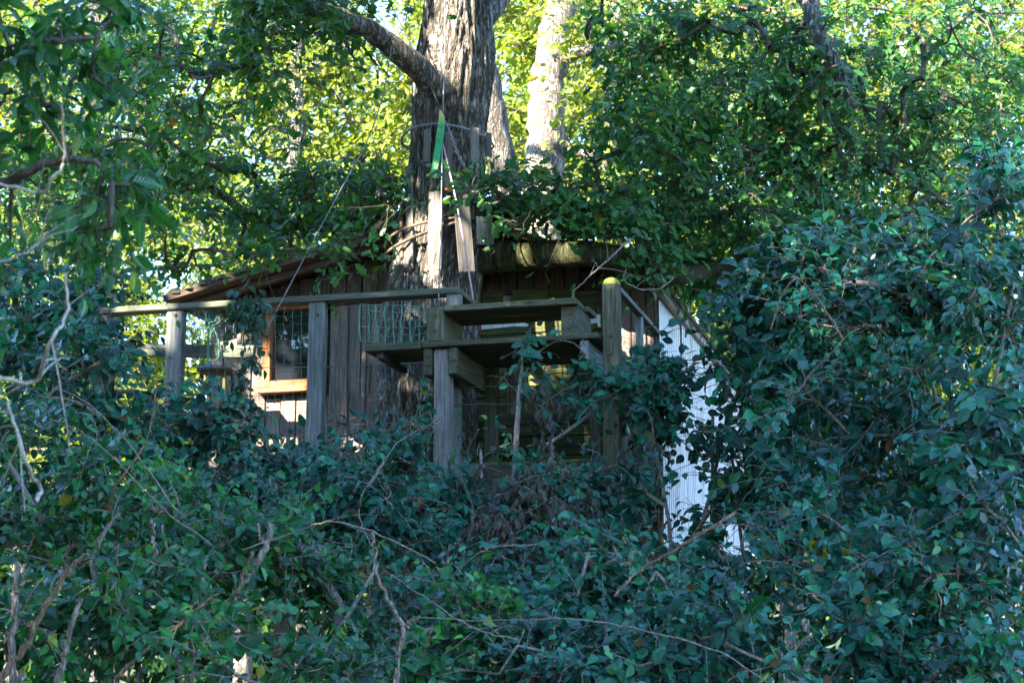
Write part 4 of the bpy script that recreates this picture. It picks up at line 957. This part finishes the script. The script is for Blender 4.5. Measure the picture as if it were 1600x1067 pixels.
shrub('hazel_shrub', 'leafy bush at the bottom centre with arching bare shoots', 'shrub', 850, 9.0, [(800, 960, 200, 80, 9.5, .6, 70), (1000, 920, 150, 90, 9.5, .5, 60), (900, 1040, 220, 70, 8.8, .5, 62), (1080, 990, 120, 90, 9.2, .5, 40)], T_BROAD, BROAD, .072, (6, .30, 7), V_BROAD, indiv=300)
# hedge with cut stems, bottom left
HG = shrub('coppiced_hedge', 'leafy hedge with pale sawn-off stems at the bottom left', 'hedge', 300, 8.0, [(140, 800, 190, 100, 9.3, .6, 75), (340, 850, 170, 90, 9.2, .6, 60), (120, 960, 170, 110, 8.3, .6, 45), (330, 970, 170, 100, 8.2, .5, 48), (520, 900, 130, 90, 9.0, .5, 42), (600, 1000, 150, 80, 8.6, .5, 45), (430, 1050, 200, 60, 7.8, .4, 36), (60, 700, 100, 80, 9.6, .5, 32), (720, 1000, 90, 80, 8.8, .4, 24)], T_BROAD, HEDGE, .068, (6, .28, 7), V_BROAD, indiv=300)
def cut_stem(pts, Y, w0, w1, mat=M_STEM, name='cut_stem', parent=HG, top_cut=True, dY=0.0):
    P = [at(x, y, Y + dY * i) for i, (x, y) in enumerate(pts)]
    k = Y / FPX / 2
    o = stem(name, P[::-1], w1 * k * .8, w0 * k * .8, mat, parent, sides=10, wob=.004, knots=.10)
    return P
BIG = [([(26, 880), (24, 940), (20, 1000), (17, 1080), (15, 1200), (14, 1500)], 7.4, 11, 17, M_STEM), ([(136, 867), (118, 878), (100, 903), (70, 950), (40, 1010), (0, 1062), (-60, 1150)], 7.2, 9, 15, M_TAN), ([(126, 935), (116, 965), (103, 1010), (94, 1050), (88, 1200), (85, 1500)], 7.3, 9, 14, M_STEM),
       ([(236, 810), (238, 840), (241, 871), (228, 925), (219, 963), (215, 1060), (212, 1400)], 8.0, 7, 12, M_STEM), ([(322, 880), (312, 920), (300, 963), (298, 1060), (296, 1400)], 7.8, 7, 12, M_STEM), ([(424, 818), (420, 845), (395, 895), (368, 950), (348, 1010), (335, 1100), (330, 1500)], 8.2, 12, 24, M_STEM),
       ([(341, 928), (310, 950), (270, 985), (228, 1016), (180, 1060)], 7.4, 5, 9, M_TAN), ([(254, 820), (262, 870), (275, 920), (278, 960)], 8.2, 5, 8, M_STEM), ([(186, 850), (182, 885), (177, 922), (170, 1000)], 7.8, 3, 6, M_TAN), ([(42, 908), (34, 912), (24, 925)], 7.4, 7, 9, M_STEM), ([(402, 818), (406, 838), (414, 850)], 8.2, 8, 11, M_STEM), ([(395, 862), (378, 905), (364, 950)], 8.1, 8, 10, M_TAN)]
for pts, Y, a, b, m_ in BIG:
    Y += .35
    P = cut_stem(pts, Y, a, b, m_)
    # pale sawn face on the cut end
    c, d_ = P[0], nrm(P[0] - P[1]); s = nrm(np.cross(d_, np.array([.3, 1, .1]))); q = np.cross(d_, s); rr_ = a * Y / FPX / 2 * .78
    th = np.arange(10) * 2 * math.pi / 10; e = c + d_ * (np.linalg.norm(P[0] - P[1]) * .03 + .004)
    ring = e + rr_ * (np.outer(np.cos(th), s) + np.outer(np.sin(th), q))
    mk('cut_face', ring, [np.arange(10)[None]], M_CUT, HG)
# the pale forked dead stem at bottom centre
FK = empty('forked_stem', at(617, 1300, 7.6) * np.array([1, 1, 0]), 0, 'bare pale stem with a fork near the bottom centre', 'dead stem')
cut_stem([(582, 828), (586, 865), (591, 902), (610, 945), (632, 978)], 7.6, 6, 9, M_STEM, 'branch', FK); cut_stem([(653, 962), (644, 970), (632, 980)], 7.6, 8, 9, M_STEM, 'branch', FK); cut_stem([(632, 976), (626, 1010), (618, 1067), (610, 1200), (605, 1600)], 7.6, 10, 13, M_STEM, 'stem', FK)
# bare shoots that arch through the bushes
M_EDGE = bark('bleached twigs', (.22, .18, .13), (.42, .35, .27), (.58, .50, .41), scale=4, depth=.001)
SHOOTS = [([(0, 622), (26, 666), (46, 730), (50, 755), (63, 788)], 5.4, 9, M_EDGE, 'pale bare shoot curving down at the left edge'), ([(105, 430), (104, 490), (90, 550), (45, 588), (0, 592)], 5.3, 9, M_EDGE, 'bare stem curling up from the left edge at mid height'), ([(106, 180), (100, 245), (85, 280), (62, 297), (0, 290)], 5.3, 7, M_EDGE, 'pale bare twig curving in from the left edge under the long leaves'),
          ([(1205, 512), (1222, 462), (1242, 437), (1268, 448), (1295, 490), (1316, 530)], 9.2, 5, M_TAN, 'brown shoot arching over the right shrub'), ([(1312, 541), (1270, 578), (1252, 606), (1228, 618)], 9.2, 5, M_TWIG, 'dark crooked stem below the arching brown shoot'), ([(960, 930), (1000, 890), (1060, 855), (1150, 800)], 8.2, 7, M_TAN, 'thick brown shoot slanting up right of the withered leaves'),
          ([(650, 965), (760, 970), (880, 968), (960, 975), (1040, 995), (1130, 1020), (1200, 1065)], 8.1, 3, M_SHOOT, 'long grey shoot lying across the bottom centre'), ([(600, 890), (660, 930), (740, 980), (810, 1000)], 8.0, 3, M_SHOOT, 'thin shoot crossing the forked stem'), ([(70, 650), (150, 690), (250, 790), (330, 850)], 8.3, 3, M_SHOOT, 'thin grey shoot slanting down through the left hedge'),
          ([(80, 605), (130, 625), (200, 690), (280, 800)], 8.2, 3, M_SHOOT, 'second grey shoot slanting beside the first in the left hedge'), ([(250, 600), (230, 690), (190, 760), (170, 800)], 8.5, 5, M_TAN, 'brown shoot leaning left of the railing post'), ([(575, 760), (615, 700), (640, 680), (690, 660)], 9.8, 3, M_SHOOT, 'thin shoot arching below the net shelf'),
          ([(830, 560), (870, 535), (905, 545), (925, 580), (920, 620)], 11.0, 4, M_TAN, 'thin brown shoot arching inside the lookout opening'), ([(380, 860), (450, 830), (520, 815), (600, 835), (680, 880)], 8.0, 3, M_SHOOT, 'thin arching shoot above the sawn stems'), ([(700, 905), (760, 860), (840, 850)], 9.2, 3, M_SHOOT, 'thin shoot among the withered leaves'),
          ([(895, 455), (925, 430), (960, 398), (985, 372)], 11.5, 4, M_SHOOT, 'bare twig rising above the lookout post'), ([(978, 425), (975, 440), (1000, 450), (1030, 455), (1050, 440)], 11.4, 4, M_SHOOT, 'bare twig hooked before the gable corner'), ([(1150, 470), (1160, 430), (1180, 390), (1192, 345), (1200, 300)], 12.6, 16, M_BARK2, 'slim grey trunk with a sunlit patch right of the roof'), ([(1130, 830), (1180, 760), (1240, 740), (1300, 700)], 10.2, 4, M_TWIG, 'dark twig crossing below the corrugated wall'),
          ([(0, 415), (40, 400), (75, 370)], 5.3, 6, M_EDGE, 'short pale twig at the left edge above the curling stem'), ([(590, 880), (560, 790), (600, 720)], 8.8, 3, M_SHOOT, 'thin upright shoot left of the lookout post'), ([(700, 920), (740, 800), (690, 700), (670, 640)], 9.6, 3, M_TWIG, 'dark wiry shoot crossing the pale lookout post')]
for pts, Y, wpx, m_, lab in SHOOTS:
    P = [at(x, y, Y) + np.array([0, rng.normal(0, .05), 0]) for x, y in pts]; k = Y / FPX / 2
    n = 24; sp = smooth_path(P, n); sp[1:-1] += rng.normal(0, .0025, (n - 2, 3))
    rr_ = np.linspace(wpx * k * .5, wpx * k * .8, n) * (1 + rng.normal(0, .05, n))
    v_, f_ = tube_arrays(sp[None], rr_[None], 7)
    m2 = 4; ii = rng.integers(4, n - 2, m2); tg = nrm(sp[ii + 1] - sp[ii]); dv = nrm(tg + rng.normal(0, .7, (m2, 3)) + np.array([0, 0, .3]))
    LT = rng.uniform(.08, .28, m2)[:, None, None]; tt_ = np.linspace(0, 1, 6)[None, :, None]
    sd = sp[ii][:, None] + dv[:, None] * LT * tt_ + np.array([0, 0, -.25]) * LT * tt_ ** 2 + rng.normal(0, .004, (m2, 6, 3)) * tt_
    v2_, f2_ = tube_arrays(sd, rr_[ii][:, None] * np.linspace(.55, .2, 6)[None], 5)
    f_ = np.vstack([f_, f2_ + len(v_)]); v_ = np.vstack([v_, v2_])
    tag(mk('slim_tree' if wpx > 10 else 'bare_shoot', v_, [f_], m_, None, smooth=True), lab, 'tree' if wpx > 10 else 'shoot')

# withered shoots under the lookout
WD = empty('withered_shoots', at(820, 1300, 10) * np.array([1, 1, 0]), 0, 'withered grey brown leaves hanging below the lookout', 'dead shoots')
wb = [(830, 800, 115, 45, 10.0, .2, 17), (850, 862, 100, 45, 9.9, .2, 20), (760, 850, 60, 45, 10.0, .2, 7), (920, 850, 60, 45, 9.9, .2, 8), (842, 650, 10, 50, 10.6, .06, 2), (850, 720, 20, 40, 10.4, .1, 6), (1010, 690, 10, 50, 10.8, .06, 2), (790, 740, 50, 20, 10.4, .1, 6)]
plant(WD, wb, [at(842, 600, 10.6), at(700, 780, 10.2), at(760, 790, 10.1), at(830, 770, 10.1), at(900, 790, 10.1), at(970, 800, 10.1), at(1010, 640, 10.8)], T_DRY, DRY, .07, (4, .15, 5), indiv=290, variants=V_DRY, droop=.7, hang=1.5, sidew=.5, up=-.3, bmat=M_TWIG, keep_all=True, r_max=.004)

# ivy sprig over the rail
IV = empty('ivy', lc(400, 520, -1.0), 0, 'dark ivy sprig trailing over the rail beside the window', 'ivy')
ib = [(385, 474, 30, 9, 12.05, .06, 6), (380, 500, 18, 18, 12.0, .05, 5), (398, 505, 7, 22, 12.0, .05, 4), (384, 600, 10, 60, 12.0, .05, 6)]
plant(IV, ib, [lc(405, 470, -1.02), lc(380, 478, -1.02)], T_BROAD, IVY, .075, (3, .16, 4), indiv=200, variants=V_BROAD, droop=.5, hang=.7, keep_all=True)

# long-leaved branch hanging into the top left
CT = empty('cherry_tree', (-3.4, 5.6, 0), 0, 'tree with long drooping leaves reaching in at the top left', 'tree')
stem('trunk', [np.array([-3.4, 5.6, -.2]), np.array([-3.2, 5.6, 2.0]), np.array([-2.9, 5.7, 4.2]), np.array([-2.7, 5.7, 6.2])], .12, .04, M_TWIG, CT, n=20, sides=12)
ct_roots = []
for pts in ([np.array([-3.0, 5.65, 3.2]), at(-40, 120, 5.9), at(60, 70, 5.8), at(150, 60, 5.8)], [np.array([-3.1, 5.6, 3.0]), at(-60, 300, 5.9), at(40, 270, 5.8), at(130, 250, 5.7), at(190, 280, 5.7)], [np.array([-2.9, 5.6, 3.8]), at(-20, 0, 6.1), at(80, -20, 6.1), at(200, 20, 6.1)]):
    stem('branch', pts, .025, .006, M_TWIG, CT, n=22, sides=8, wob=.006); ct_roots.extend(smooth_path(pts, 16)[5:])
cb = [(60, 50, 80, 50, 5.9, .25, 7), (150, 30, 60, 40, 5.9, .25, 5), (60, 170, 60, 50, 5.9, .25, 4), (175, 290, 35, 30, 5.7, .12, 5), (150, 370, 45, 28, 5.7, .12, 6), (30, 260, 40, 60, 6.0, .2, 3), (150, 130, 30, 35, 5.9, .1, 2), (15, 400, 20, 50, 6.1, .2, 2), (-150, 150, 140, 260, 6, .5, 25)]
plant(CT, cb, ct_roots, T_LONG, CHERRY, .088, (4, .2, 6), indiv=300, variants=V_LONG, droop=.5, hang=.55, sidew=.7, r_max=.012, flat=.8)

finish_plants()
print('tris', sum(len(m.polygons) for m in bpy.data.meshes), 'objects', len(bpy.data.objects))
